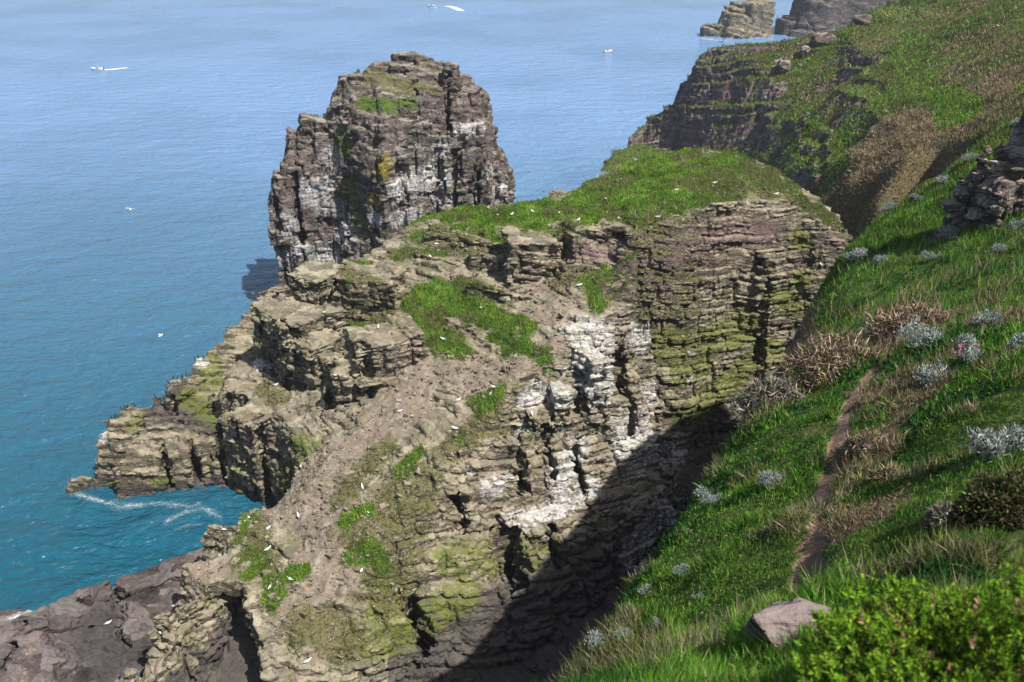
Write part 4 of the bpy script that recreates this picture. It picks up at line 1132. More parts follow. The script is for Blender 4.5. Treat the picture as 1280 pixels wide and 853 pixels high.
# silver ragwort clumps
def ragwort(name, c, size, seed, label, group=None, flowers=False):
    rng = np.random.default_rng(seed)
    n = int(1500 * min(2.0, max(.5, size / .4)))
    p, d = dome(n, rng, size * .5, size * .5, size * .5, .5, seed, .6)
    nb_ = rng.integers(3, 6)
    oc = rng.normal(size=(nb_, 3)) * size * np.array([.3, .26, .22]); oc[:, 2] = np.abs(oc[:, 2]) * .6; sc_ = rng.uniform(.35, .85, nb_)
    w_ = rng.integers(0, nb_, n); p = p * sc_[w_][:, None] + oc[w_]
    p = p[rng.random(n) < .8]; d = d[:len(p)]; n = len(p)
    colr = pick([(.22, .26, .235), (.33, .37, .34), (.12, .155, .12), (.48, .49, .46)], [3, 3, 2.4, 1], n, rng, .15)
    o = blades(name, p + np.array([0, 0, .06]), d * .8 + np.array([0, 0, .5]) + .6 * rng.normal(size=(n, 3)), size * rng.uniform(.07, .16, n), size * .022 + .004, colr, M_SILVER, bend=.4, seg=1, rng=rng)
    o.location = c
    m = 16
    blades("stem", np.zeros((m, 3)) + np.array([0, 0, -.1]), np.array([0, 0, 1.0]) + .6 * rng.normal(size=(m, 3)), size * .6, size * .035, pick([(.25, .24, .18), (.16, .13, .09)], [1, 1], m, rng), M_TWIG, seg=1, parent=o, rng=rng)
    tag(o, label, "plant", group)
    return o


rag = [(968, 603, 30, "round pale silver clump beside the path on the grass slope"), (887, 628, 22, "small white silver clump on the chasm edge halfway down the slope"), (857, 718, 22, "blue grey clump on the dark grass above the chasm, above the lowest pair"),
       (776, 796, 30, "silver clump lowest on the slope near the chasm rim"), (806, 740, 18, "small silver tuft on the chasm edge left of the blue grey clump"), (822, 783, 18, "silver tuft just right of the lowest slope clump"), (872, 748, 12, "tiny silver tuft under the blue grey clump"),
       (938, 492, 40, "broad silver grey clump at the rim beside twiggy brown shrub"), (992, 480, 24, "silver tuft rising from the twiggy shrub at the rim"), (1158, 427, 44, "silver clump behind the footpath's far end"), (1168, 468, 40, "pale silver clump below the pink flowers"), (1212, 438, 40, "grey leafy clump behind the pink flowers"),
       (1272, 432, 44, "silver clump at the right edge above the long grass"), (1262, 548, 70, "large blue grey clump above the dark heather mound"), (1186, 290, 32, "grey clump at the foot of the purple outcrop"), (1170, 318, 20, "small grey clump on the bright green spur"), (1072, 316, 34, "silver clump hanging on the spur's chasm rim"),
       (1098, 326, 26, "grey clump just inside the spur's chasm rim"), (1112, 262, 24, "pale clump on the spur's skyline below the outcrop"), (1182, 224, 24, "silver clump on the spur's skyline beside the outcrop"), (1270, 152, 26, "white silver clump crowning the purple outcrop"), (1215, 196, 24, "silver clump behind the purple outcrop's left shoulder"), (1274, 280, 26, "pale clump in the grass right of the purple outcrop"),
       (1250, 310, 22, "small pale clump below the purple outcrop"), (1150, 246, 20, "grey clump on the spur's skyline halfway to the outcrop"), (1240, 400, 30, "pale clump among flowers on the bank above the path")]
for k, (px, py, wpx, lab) in enumerate(rag):
    q, t = land_pt(px, py + wpx * .25)
    ragwort("ragwort_plant", q, wpx * t / F * (.8 if t > 45 else 1.0), 100 + k, lab, "silver ragwort clumps on the slope")


# brown twiggy shrubs
def twig_shrub(px, py, wpx, hpx, label, seed, cols, green=0.0, n=2600, t=None, name="bracken_shrub"):
    q, tt = land_pt(px, py)
    rng = np.random.default_rng(seed)
    rx = wpx * tt / F * .5; rz = hpx * tt / F
    p, d = dome(n, rng, rx, rx * .7, rz, .3, seed, .6)
    L = np.clip(.012 * tt, .1, .5)
    o = blades(name, p, d * .5 + np.array([.15, 0, .25]) + .8 * rng.normal(size=(n, 3)), L * rng.uniform(.5, 1.3, n), .0013 * tt, pick(*cols, n, rng), M_TWIG, bend=.6, seg=1, rng=rng)
    o.location = q - np.array([0, 0, .1])
    m = 60
    blades("branch", np.zeros((m, 3)), dome(m, rng, 1, .7, .8)[0] * np.array([rx, rx, rz]) + 1e-3, np.full(m, max(rx, rz) * .75), .0022 * tt, pick([(.09, .065, .045)], [1], m, rng), M_TWIG, seg=1, parent=o, rng=rng)
    if green:
        g = int(n * green)
        p, d = dome(g, rng, rx * 1.02, rx * .72, rz * 1.02, .3, seed, .4)
        blades("foliage", p, d + .6 * rng.normal(size=(g, 3)), L * .5, .003 * tt, pick([(.06, .1, .02), (.1, .15, .03), (.035, .06, .012)], [2, 2, 2], g, rng), M_LEAF, seg=1, parent=o, rng=rng)
    tag(o, label, "shrub", None)
    return o


BRN = ([(.2, .145, .1), (.3, .225, .16), (.4, .31, .23), (.09, .06, .042)], [3, 3, 1.5, 2])
GRY = ([(.2, .17, .15), (.33, .29, .26), (.11, .09, .08)], [3, 2, 2])
DRK = ([(.045, .035, .022), (.085, .062, .04), (.14, .1, .07), (.06, .07, .02)], [4, 3, 1.2, 1.2])
twig_shrub(1045, 470, 120, 48, "big brown bracken thicket where the footpath ends at the rim", 201, BRN, .15, 3800)
twig_shrub(1150, 412, 120, 26, "long low brown bracken thicket behind the footpath's end", 202, BRN, .08, 3400)
twig_shrub(965, 512, 86, 40, "grey twiggy shrub on the chasm rim with silver tufts", 203, GRY, .2, 2600)
twig_shrub(1245, 665, 110, 90, "dark brown heather mound above the bright green bush", 204, DRK, .35, 7000, name="heather_mound")
twig_shrub(1115, 600, 40, 18, "small flattened brown tangle right of the footpath", 205, BRN, .2, 1200)
twig_shrub(1090, 560, 54, 18, "wide flattened straw tangle hugging the footpath's right side", 206, BRN, .2, 1500)
twig_shrub(1180, 655, 46, 34, "grey brown tangle left of the heather mound", 207, GRY, .25, 1500)


# pink thrift
def thrift(px, py, wpx, label, seed, k):
    q, t = land_pt(px, py); rng = np.random.default_rng(seed); r = wpx * t / F * .5
    root = bpy.data.objects.new("thrift_plant", None); COL.objects.link(root); root.location = q
    p, d = dome(k * 6, rng, r, r * .8, r * .35, .2, seed, .4)
    blades("foliage", p, d + .5 * rng.normal(size=p.shape), .1, .012, pick([(.07, .1, .04), (.12, .15, .07)], [1, 1], len(p), rng), M_LEAF, seg=1, parent=root, rng=rng)
    p, d = dome(k, rng, r, r * .8, r * .5, .2, seed, .2)
    p = np.repeat(p + np.array([0, 0, .08]), 9, axis=0)
    blades("blossom", p, rng.normal(size=p.shape) + np.array([0, 0, .5]), .045, .035, pick([(.55, .2, .36), (.7, .36, .52), (.42, .14, .28)], [2, 2, 1], len(p), rng), M_LEAF, seg=1, parent=root, rng=rng)
    tag(root, label, "flowers")


thrift(1212, 446, 44, "cushion of pink thrift flowers on the bank right of the path", 301, 70)
thrift(1240, 466, 12, "small pink thrift tuft below the larger pink cushion", 302, 12)

# the bright green bush at the photographer's feet
rng = np.random.default_rng(41)
bc = PT(1235, 905, 4.2)
bush = bpy.data.objects.new("green_bush", None); COL.objects.link(bush); bush.location = bc
tag(bush, "bright green needle leaved bush close by in the bottom right corner", "bush")
m = 2300
p, d = dome(m, rng, .86, .72, .68, .42, 5, .25)
p[:, 2] -= .05
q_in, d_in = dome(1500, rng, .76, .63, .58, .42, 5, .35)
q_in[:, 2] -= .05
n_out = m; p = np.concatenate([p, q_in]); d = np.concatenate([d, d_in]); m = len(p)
nl_ = 22
sh = np.repeat(p, nl_, axis=0); sd = np.repeat(unit(d + np.array([0, 0, .35]) + .25 * rng.normal(size=p.shape)), nl_, axis=0)
tt_ = np.tile(np.linspace(0, 1, nl_), m)
spr = unit(rng.normal(size=sh.shape)); spr = unit(spr - sd * (spr * sd).sum(1, keepdims=True))
base = sh + sd * (tt_[:, None] * .06)
dirs = sd * (.35 + .9 * tt_[:, None] ** 2) + spr * (1.1 - .7 * tt_[:, None])
young = vn3(sh[:, 0] * 5, sh[:, 1] * 5, sh[:, 2] * 5, 9)
col = pick([(.1, .21, .012), (.17, .31, .02), (.26, .39, .03), (.05, .12, .01)], [3, 3, 2, 1.5], len(sh), rng, .15) * (.8 + .3 * tt_[:, None] + .2 * young[:, None])
col[n_out * nl_:] *= .5  # inner leaves darkened: shade inside the bush put into their colour
tipb = np.repeat(rng.random(m) < .035, nl_)
col[tipb] = pick([(.4, .27, .14), (.3, .2, .1)], [1, 1], int(tipb.sum()), rng)
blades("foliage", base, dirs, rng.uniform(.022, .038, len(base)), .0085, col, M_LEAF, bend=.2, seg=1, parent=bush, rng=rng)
p2, d2 = dome(900, rng, .72, .6, .5, .28, 5, .5)
blades("branch", np.zeros((900, 3)) + np.array([0, 0, -.15]), p2, np.linalg.norm(p2, axis=1), .012, pick([(.03, .035, .012), (.05, .04, .02)], [1, 1], 900, rng), M_TWIG, seg=1, parent=bush, rng=rng)
# small tufts of foreground stalks with seed heads
rng = np.random.default_rng(43)
for k, (px, py, lab) in enumerate([(1225, 655, "tall grass stalks with white flower heads above the bush"), (1085, 735, "pale dry grass tuft beside the boulder and bush"), (930, 815, "straw coloured grass tuft left of the boulder"), (1010, 500, "single tall dead stalk patch by the path bend")]):
    q, t = land_pt(px, py)
    n = (46, 60, 60, 8)[k]
    b = np.repeat(q[None], n, 0) + rng.normal(size=(n, 3)) * np.array([.22, .22, 0]) * (t / 12)
    b[:, 2] = on_land(b[:, 0], b[:, 1])
    root = blades("tall_grass", b - q, np.array([.15, 0, 1.0]) + .35 * rng.normal(size=(n, 3)), rng.uniform(.25, .6, n) * (1.6 if k == 3 else 1), .009 * t / 10, pick([(.12, .16, .05), (.32, .29, .16), (.2, .2, .09)], [3 if k == 0 else 1, 2, 2], n, rng), M_BLADE, bend=.5, seg=1, rng=rng)
    root.location = q
    if k == 0:
        hd = np.repeat(b - q + np.array([.05, 0, .42]) + rng.normal(size=b.shape) * .06, 8, 0)[:160]
        blades("blossom", hd, rng.normal(size=hd.shape), .02, .016, np.full((len(hd), 3), .72), M_LEAF, seg=1, parent=root, rng=rng)
    tag(root, lab, "grass tuft")

#@ROCKS
def rock_thing(name, c, sx, sy, sz, res, seed, mat, label, yaw=0, amp=1.0, bed=(.5, .2), cell=(1.2, .5), blocks=(), base_z=-1.0, flat=.55, cat="rock"):
    """a boulder or outcrop about c (its base centre), half sizes sx, sy and height sz."""
    pts = []
    R = max(sx, sy) * 1.5
    for r, z in ((0, sz), (.4, sz * .95), (.7, sz * flat), (.95, sz * .1), (1.15, base_z), (1.6, base_z - sz)):
        for a in np.linspace(0, 2 * math.pi, 20, endpoint=False):
            kk = 1 + .2 * math.sin(a * 2 + seed) + .12 * math.sin(a * 5 + seed * 2)
            lx, ly = sx * r * kk * math.cos(a), sy * r * kk * math.sin(a)
            pts.append(np.array([lx * math.cos(yaw) - ly * math.sin(yaw) + .001 * len(pts), lx * math.sin(yaw) + ly * math.cos(yaw), z * (1 + .2 * math.sin(a + seed) * (r > .1))]))
    hm = Height(-R, R, -R, R, res, pts, base_z - sz, 1)
    rr = Rock(hm, base_z - .3 * sz, sz * 1.6, res, blocks, None, None, dip=(.2, .1), seed=seed, amp=amp, bed=bed, cell=cell)
    o = rr.build(name, mat)
    o.location = c
    set_attr(o, "cover", np.zeros((len(rr.v), 4))); set_attr(o, "stain_shade", np.zeros((len(rr.v), 4)))
    tag(o, label, cat)
    return o, rr


M_BOULD = rock_mat("boulder_rock", [(0, (.035, .028, .03)), (.35, (.11, .085, .09)), (.65, (.2, .16, .15)), (1, (.32, .265, .22))], tint=(.12, .085, .1), tint_amt=.5, bump=.8)
def boulder(c, sx, sy, sz, seed, mat, label, yaw=0.0, n=26, cut=.9):
    import bmesh
    rg = np.random.default_rng(seed)
    bm = bmesh.new()
    pts_ = unit(rg.normal(size=(n, 3)))
    pts_ = np.sign(pts_) * np.abs(pts_) ** .75 * rg.uniform(.82, 1.05, (n, 1))
    for p_ in pts_: bm.verts.new((p_[0] * sx, p_[1] * sy, p_[2] * sz))
    r_ = bmesh.ops.convex_hull(bm, input=bm.verts)
    bmesh.ops.delete(bm, geom=[v for v in bm.verts if not v.link_faces], context="VERTS")
    bmesh.ops.dissolve_limit(bm, angle_limit=rad(14), verts=bm.verts, edges=bm.edges)
    bmesh.ops.bevel(bm, geom=bm.edges[:], offset=min(sx, sy, sz) * .09, segments=2, profile=.6, affect="EDGES")
    bmesh.ops.triangulate(bm, faces=bm.faces)
    for _ in range(2): bmesh.ops.subdivide_edges(bm, edges=[e for e in bm.edges if e.calc_length() > sx * .07], cuts=1, use_grid_fill=True)
    co = np.array([v.co[:] for v in bm.verts]); k_ = 3.2 / sx
    dn = .035 * sx * vn3(co[:, 0] * k_, co[:, 1] * k_, co[:, 2] * k_ * 1.6, seed) + .02 * sx * vn3(co[:, 0] * k_ * 3, co[:, 1] * k_ * 3, co[:, 2] * k_ * 5, seed + 1)
    bm.normal_update()
    for v_, d_ in zip(bm.verts, dn): v_.co += v_.normal * float(d_)
    me = bpy.data.meshes.new("boulder"); bm.to_mesh(me); bm.free(); me.materials.append(mat)
    o = bpy.data.objects.new("boulder", me); COL.objects.link(o)
    o.location = c; o.rotation_euler = (rg.uniform(-.15, .15), rg.uniform(-.15, .15), yaw)
    z_ = np.zeros((len(me.vertices), 4)); set_attr(o, "cover", z_); set_attr(o, "stain_shade", z_)
    tag(o, label, "rock")
    return o


q, t = land_pt(995, 800)
boulder(q + np.array([-.05, .1, .03]), .56, .38, .28, 74, M_BOULD, "purple and tan boulder in the grass at the path's lower end", .25, 15)
q2, t = land_pt(955, 805)
boulder(q2 + np.array([0.02, .12, .06]), .2, .2, .18, 75, M_BOULD, "small purple stone against the boulder's left end", 1.1)
q, t = land_pt(1240, 285)
rock_thing("rock_outcrop", q + np.array([3.6, 2.6, -1.5]), 4.9, 3.2, 10.5, .17, 72, M_COAST, "purple grey craggy outcrop topping the green spur", amp=1.15, bed=(1.5, .45), cell=(1.9, .8), base_z=-3, flat=.62, cat="outcrop", blocks=[(-2.6, -1.0, 1.3, 1.4, -3, 5.5, 20), (-.6, -1.6, 1.2, 1.2, -3, 8, -10), (1.6, -1.8, 1.4, 1.2, -3, 6, 30)])
for px, py, w_, h_, lab, sd_ in [(1022, 182, 5.0, 4.5, "grey crag jutting from the green ravine side", 73), (1018, 212, 3.5, 4, "lower grey crag on the green ravine side", 74), (1090, 122, 4.5, 4, "dark crag below the upper path's bend", 75)]:
    q, t = land_pt(px, py)
    rock_thing("rock_outcrop", q + np.array([.5, 1.5, -1.5]), w_ * .7, w_ * .6, h_, .28, sd_, M_COAST, lab, amp=1.0, bed=(1.3, .5), cell=(2.2, 1.0), base_z=-2, cat="outcrop")
for px, py, w_, h_, lab, sd_ in [(985, 50, 6, 4, "pale boulder leftmost on the headland's far skyline", 76), (1030, 46, 7, 3.5, "long pale slab on the headland's far skyline", 77), (1010, 48, 4, 3, "small pale boulder between two skyline rocks", 78), (1078, 28, 6, 3, "pale skyline rock where the headland steps up", 79)]:
    q = PT(px, py, 219)
    q[2] = HG.at(q[0], q[1])
    boulder(q + np.array([0, 0, .2]), w_ * .5, w_ * .36, h_ * .5, sd_, M_COAST, lab, sd_ * 1.3)
q = P(712, 238, 24.5) * 1.0
q = PY(715, 246, 138); q[2] = 18
rock_thing("rock_ledge", q, 6.2, 2.6, 9.0, .25, 80, M_ISLET, "flat layered rock ledge peeking out behind the islet's grass", amp=.7, bed=(1.2, .45), cell=(2.4, 1.0), base_z=-18, flat=.9, cat="ledge")
# islet and cliffs far along the coast
q = P(925, 44, 0)
o, rr = rock_thing("tidal_islet", q, 18, 14, 17, 1.1, 81, M_PROM, "far ochre topped tidal rock off the headland", amp=2.0, bed=(5, 2), cell=(9, 4), base_z=-3, flat=.8, cat="islet",
                   blocks=[(8, 0, 9, 8, -3, 20, 20), (-14, -2, 10, 6, -3, 5, 0)])
q = P(1052, 46, 0)
o, rr = rock_thing("far_cliff", q + np.array([5, 20, 0]), 34, 26, 46, 1.4, 82, M_PLAT, "hazy grey sea cliff far behind the headland", amp=2.2, bed=(6, 2.4), cell=(12, 5), base_z=-3, flat=.85, cat="cliff", blocks=[(-30, -6, 10, 8, -3, 9, 0)])  # darker platform rock stands in for shade on this cliff

#@BIRDS
def lathe(prof, n=10, axis_pts=None):
    """rings (centre x, y, z, radius y, radius z) along +x joined into a closed body."""
    V = []; Q = []
    for (cx, cy, cz, ry, rz) in prof:
        for k in range(n):
            a = 2 * math.pi * k / n
            V.append((cx, cy + ry * math.cos(a), cz + rz * math.sin(a)))
    for r in range(len(prof) - 1):
        for k in range(n):
            Q.append((r * n + k, r * n + (k + 1) % n, (r + 1) * n + (k + 1) % n, (r + 1) * n + k))
    return V, Q


def plain(name, c, rough=.7):
    m = NT(name)
    geo = m.n("ShaderNodeTexCoord")
    nzz = m.noise(geo.outputs["Object"], 18, 3)
    m.bsdf(m.mix(nzz, tuple(x * .85 for x in c), tuple(min(1, x * 1.1) for x in c)), rough, .2)
    return m.m


M_WHITE = plain("white_feather", (.78, .78, .76)); M_GREY = plain("grey_feather", (.36, .38, .41)); M_BILL = plain("yellow_bill", (.55, .36, .04)); M_BLACK = plain("black_feather", (.02, .02, .022)); M_LEG = plain("pink_leg", (.4, .22, .2))
BODY = [(-.30, 0, .20, .005, .005), (-.27, 0, .2, .035, .012), (-.2, 0, .2, .05, .035), (-.1, 0, .2, .078, .075), (.02, 0, .2, .09, .095), (.12, 0, .215, .075, .085), (.18, 0, .25, .048, .055), (.215, 0, .295, .044, .046), (.25, 0, .32, .04, .042), (.28, 0, .322, .025, .027), (.295, 0, .32, .004, .005)]


def gull_proto(kind):
    V, Q = lathe(BODY)
    V = np.array(V)
    if kind == "sitting": V[:, 2] -= .105
    o = mesh_np("gull", V, quads=Q, mat=M_WHITE)
    dz = -.105 if kind == "sitting" else 0
    for s in (-1, 1):
        wv = [(.12, s * .07, .24), (.1, s * .098, .2), (-.05, s * .1, .19), (-.22, s * .05, .2), (-.36, s * .02, .225), (-.2, s * .035, .26), (-.02, s * .06, .275)]
        W = np.array(wv + [(x, y + s * .014, z) for x, y, z in wv]) + np.array([0, 0, dz])
        tr = [(0, k, k + 1) for k in range(1, 6)] + [(7, 7 + k + 1, 7 + k) for k in range(1, 6)]
        qd = [(k, (k + 1) % 7, 7 + (k + 1) % 7, 7 + k) for k in range(7)]
        mesh_np("wing", W, quads=qd, tris=tr, mat=M_GREY, parent=o, smooth=False)
    b, q = lathe([(.285, 0, .318 + dz, .014, .016), (.33, 0, .312 + dz, .011, .013), (.355, 0, .303 + dz, .003, .004)], 6)
    mesh_np("bill", b, quads=q, mat=M_BILL, parent=o)
    if kind == "standing":
        for s in (-1, 1):
            b, q = lathe([(-.14, 0, 0, .008, .008), (.02, 0, 0, .008, .008)], 6)
            b = np.array(b); b = np.stack([b[:, 2], b[:, 1] + s * .035, b[:, 0] + .13], -1)
            mesh_np("leg", b, quads=q, mat=M_LEG, parent=o)
    return o


def clone(o):
    c = o.copy(); COL.objects.link(c)
    for ch in list(o.children):
        d = ch.copy(); COL.objects.link(d); d.parent = c
    return c


G1, G2 = gull_proto("standing"), gull_proto("sitting")
used = set()
CAP = "white gull resting in the grass of the islet's cap"
SLO = "white gull on the bare soil slope of the islet"
gulls = [(546, 306, "gull on the grassy ledge left of the cap's outcrops"), (538, 323, "gull just below another on the grassy ledge left of the outcrops"), (586, 321, "gull between the grassy ledge and the largest layered outcrop"), (622, 270, CAP), (666, 267, CAP), (699, 267, CAP), (723, 276, CAP), (773, 275, CAP), (776, 226, CAP), (893, 231, "gull farthest right on the islet's cap, in dry grass"),
         (724, 359, "gull on the small grass patch above the white cliff"), (601, 387, "gull in the middle of the long green patch below the slabs"), (554, 425, "gull at the lower end of the green patch beside the layered block"), (613, 494, "gull on the green patch right of the soil slope, upper of two"), (617, 486, "gull on the green patch right of the soil slope, lower of two"),
         (573, 501, "gull at the left edge of the small green patch on the slope"), (569, 538, "gull at the bottom of the small green patch on the slope"), (695, 312, "gull on the top edge of the layered outcrop"), (473, 411, "gull on the bench above the layered block, right of its middle"), (867, 457, "gull on the mossy green wall of the chasm"), (1026, 332, "gull on the ledge at the islet's far right end"), (970, 245, "gull beside the bare patch at the cap's right end"),
         (822, 274, "gull at the front brink of the cap"), (376, 584, SLO), (453, 610, SLO), (460, 642, "gull in the lower green tuft right of the soil slope"), (373, 647, SLO), (336, 661, SLO), (280, 664, "gull at the inlet brink, left of the soil slope"), (311, 648, "gull on the grassy corner over the inlet"), (345, 482, "gull on the flat ledge under the grey block"),
         (335, 689, "gull on the green strip above the cave"), (363, 725, "gull standing on the round grass tuft right of the cave"), (338, 736, "gull on the lip right above the cave"), (219, 760, "gull on the pale ridge left of the cave"), (200, 792, "gull lowest on the pale ridge left of the cave"), (385, 829, "gull near the bottom on rough rock right of the cave"), (452, 716, "gull beside the lowest green patch of the slope"),
         (88, 733, "gull on the seaward brink of the dark platform"), (37, 761, "gull on the tan corner of the platform, right of its pair"), (21, 772, "gull on the tan corner of the platform, at its left end"), (136, 781, "gull in the dark hollow of the platform"), (640, 270, CAP), (845, 240, CAP), (757, 250, CAP), (560, 262, "gull on the cap's left end against the stack"), (700, 415, "gull on the brink where soil meets the white cliff"),
         (665, 520, "gull on a column of the white cliff, upper of two"), (640, 600, "gull on a column of the white cliff, lower of two"), (720, 440, "gull on the top ledge of the white cliff"), (500, 515, SLO), (420, 470, "gull on a ledge left of the layered block"), (405, 392, "gull on the bench below the left upper block")]
rng = np.random.default_rng(77)
for k, (px, py, lab) in enumerate(gulls):
    q = None
    for R_ in (RI, RL, RP):
        qq = R_.cast(px, py)
        if qq is not None and (q is None or np.linalg.norm(qq - CAM) < np.linalg.norm(q - CAM)): q = qq
    if q is None: continue
    proto = G1 if rng.random() < .55 else G2
    key = id(proto)
    o = proto if key not in used else clone(proto)
    used.add(key)
    o.location = q + np.array([0, 0, .02]); o.rotation_euler = (0, 0, rng.uniform(0, 6.28)); s_ = rng.uniform(1.15, 1.4); o.scale = (s_,) * 3
    tag(o, lab, "gull", "gulls on the islet and platform")


def flying(q, lab, yaw, roll, span=1.3):
    V, Q = lathe([(a, b, c - .2, d, e) for a, b, c, d, e in BODY])
    o = mesh_np("gull", V, quads=Q, mat=M_WHITE)
    for s in (-1, 1):
        ys = [0, .22, .42, .65]; zs = [.02, .14, .16, .06]; xs = [.02, .06, .02, -.14]; ch = [.2, .17, .13, .02]
        W = []; qd = []
        for y, z, x, c in zip(ys, zs, xs, ch):
            W += [(x + c * .45, s * (y + .05), z), (x - c * .55, s * (y + .05), z - .01), (x - c * .1, s * (y + .05), z - .014), (x + c * .1, s * (y + .05), z + .014)]
        for r in range(3):
            a = r * 4; b = a + 4
            qd += [(a, a + 3, b + 3, b), (a + 3, a + 1, b + 1, b + 3), (a + 1, a + 2, b + 2, b + 1), (a + 2, a, b, b + 2)]
        mesh_np("wing", W, quads=qd, mat=M_GREY if s < 0 else M_WHITE, parent=o, smooth=False)
    b_, q_ = lathe([(.285, 0, .118, .014, .016), (.33, 0, .112, .011, .013), (.355, 0, .103, .003, .004)], 6)
    mesh_np("bill", b_, quads=q_, mat=M_BILL, parent=o)
    o.location = q; o.rotation_euler = (roll, 0, yaw); o.scale = (1.15,) * 3
    tag(o, lab, "gull", "gulls flying over the sea")


flying(PT(163, 262, 130), "white gull flying over open sea left of the stack", 2.2, .3)
flying(PT(201, 420, 112), "white gull gliding low over water above the dark bird ridge", .8, -.2)


def cormorant():
    V, Q = lathe([(-.28, 0, .12, .03, .012), (-.18, 0, .16, .045, .03), (-.06, 0, .25, .075, .075), (.02, 0, .36, .085, .085), (.06, 0, .46, .06, .06), (.08, 0, .55, .035, .038), (.08, 0, .65, .028, .03), (.1, 0, .71, .035, .034), (.14, 0, .72, .028, .026), (.17, 0, .715, .008, .01)], 8)
    o = mesh_np("cormorant", V, quads=Q, mat=M_BLACK)
    b, q = lathe([(.165, 0, .716, .01, .011), (.23, 0, .712, .007, .008), (.25, 0, .7, .003, .004)], 6)
    mesh_np("bill", b, quads=q, mat=M_BILL, parent=o)
    for s in (-1, 1):
        b, q = lathe([(-.12, 0, 0, .011, .011), (.2, 0, 0, .013, .013)], 6)
        b = np.array(b); b = np.stack([b[:, 2] - .02, b[:, 1] + s * .04, b[:, 0] + .05], -1)
        mesh_np("leg", b, quads=q, mat=M_BLACK, parent=o)
    return o


CB = cormorant(); first = True
cor = [(x + rng.uniform(-2, 2), y, "dark cormorant standing on the promontory's upper ridge") for x, y in [(196, 494), (203, 487), (209, 481), (216, 473), (222, 468), (228, 464), (233, 459), (238, 455), (244, 451), (248, 449), (252, 449), (212, 478), (226, 470)]]
cor += [(x + rng.uniform(-1, 1), y, "dark cormorant standing on the promontory's lower seaward brow") for x, y in [(136, 529), (139, 524), (143, 518), (148, 511), (152, 508), (156, 506), (161, 503), (166, 502), (168, 501), (146, 516), (133, 536), (158, 512)]]
for px, py, lab in cor:
    q = None
    for dy_ in range(0, 16, 2):
        q = RP.cast(px, py + dy_)
        if q is not None and np.linalg.norm(q - CAM) < 135: break
    if q is None: continue
    o = CB if first else clone(CB); first = False
    o.location = q; o.rotation_euler = (0, 0, rng.uniform(0, 6.28)); s_ = rng.uniform(1.0, 1.2); o.scale = (s_,) * 3
    tag(o, lab, "cormorant", "cormorants on the promontory")

#@BOATS
M_HULL = plain("white_hull", (.75, .75, .74), .35); M_DECK = plain("grey_deck", (.3, .31, .33), .6); M_MOTOR = plain("black_motor", (.03, .03, .035), .4)


def motorboat(q, yaw, lab, s=1.0):
    o = bpy.data.objects.new("motorboat", None); COL.objects.link(o)
    st = [(-2.5, .95, .0), (-1, 1.05, .0), (.8, .95, .02), (1.9, .55, .1), (2.7, .03, .3)]
    V = []; Q = []
    for x, hw, rise in st:
        V += [(x, -hw, .75 + rise), (x, -hw * .8, .05 + rise), (x, 0, -.2 + rise), (x, hw * .8, .05 + rise), (x, hw, .75 + rise), (x, hw * .8, .45 + rise * .6), (x, -hw * .8, .45 + rise * .6)]
    for r in range(4):
        for k in range(7): Q.append((r * 7 + k, r * 7 + (k + 1) % 7, r * 7 + 7 + (k + 1) % 7, r * 7 + 7 + k))
    Q.append((0, 1, 2, 6)); Q.append((2, 3, 4, 5))
    mesh_np("hull", V, quads=Q, mat=M_HULL, parent=o, smooth=False)
    bx8 = np.array([(-.6, -.5, .4), (.7, -.5, .4), (.7, .5, .4), (-.6, .5, .4), (-.5, -.42, 1.5), (.25, -.42, 1.5), (.25, .42, 1.5), (-.5, .42, 1.5)])
    mesh_np("cabin", bx8, quads=cf, mat=M_DECK, parent=o, smooth=False)
    mesh_np("outboard_motor", bx8 * np.array([.35, .4, .6]) + np.array([-2.65, 0, .2]), quads=cf, mat=M_MOTOR, parent=o, smooth=False)
    o.location = q; o.rotation_euler = (0, 0, yaw); o.scale = (s,) * 3
    tag(o, lab, "boat", "motorboats out at sea")


fm = NT("foam")
tc = fm.n("ShaderNodeAttribute", attribute_name="fade"); geo = fm.n("ShaderNodeNewGeometry")
sepc = fm.n("ShaderNodeSeparateColor"); fm.put(sepc.inputs[0], tc.outputs["Color"])
fnz = fm.math("ADD", fm.math("MULTIPLY", fm.noise(geo.outputs["Position"], 2.6, 6, .8, 1.2), .75), fm.math("MULTIPLY", fm.noise(geo.outputs["Position"], .35, 4, .6, .5), .25))
al = fm.mapr(fm.math("ADD", fnz, fm.math("MULTIPLY", fm.math("SUBTRACT", sepc.outputs[0], 1.0), .5)), .4, .66)
al = fm.math("MULTIPLY", al, sepc.outputs[1])
b_ = fm.n("ShaderNodeBsdfPrincipled"); b_.inputs["Base Color"].default_value = (.78, .82, .82, 1); b_.inputs["Roughness"].default_value = .8
tr_ = fm.n("ShaderNodeBsdfTransparent"); mx_ = fm.n("ShaderNodeMixShader")
fm.put(mx_.inputs[0], al); fm.t.links.new(tr_.outputs[0], mx_.inputs[1]); fm.t.links.new(b_.outputs[0], mx_.inputs[2]); fm.t.links.new(mx_.outputs[0], fm.out.inputs[0])


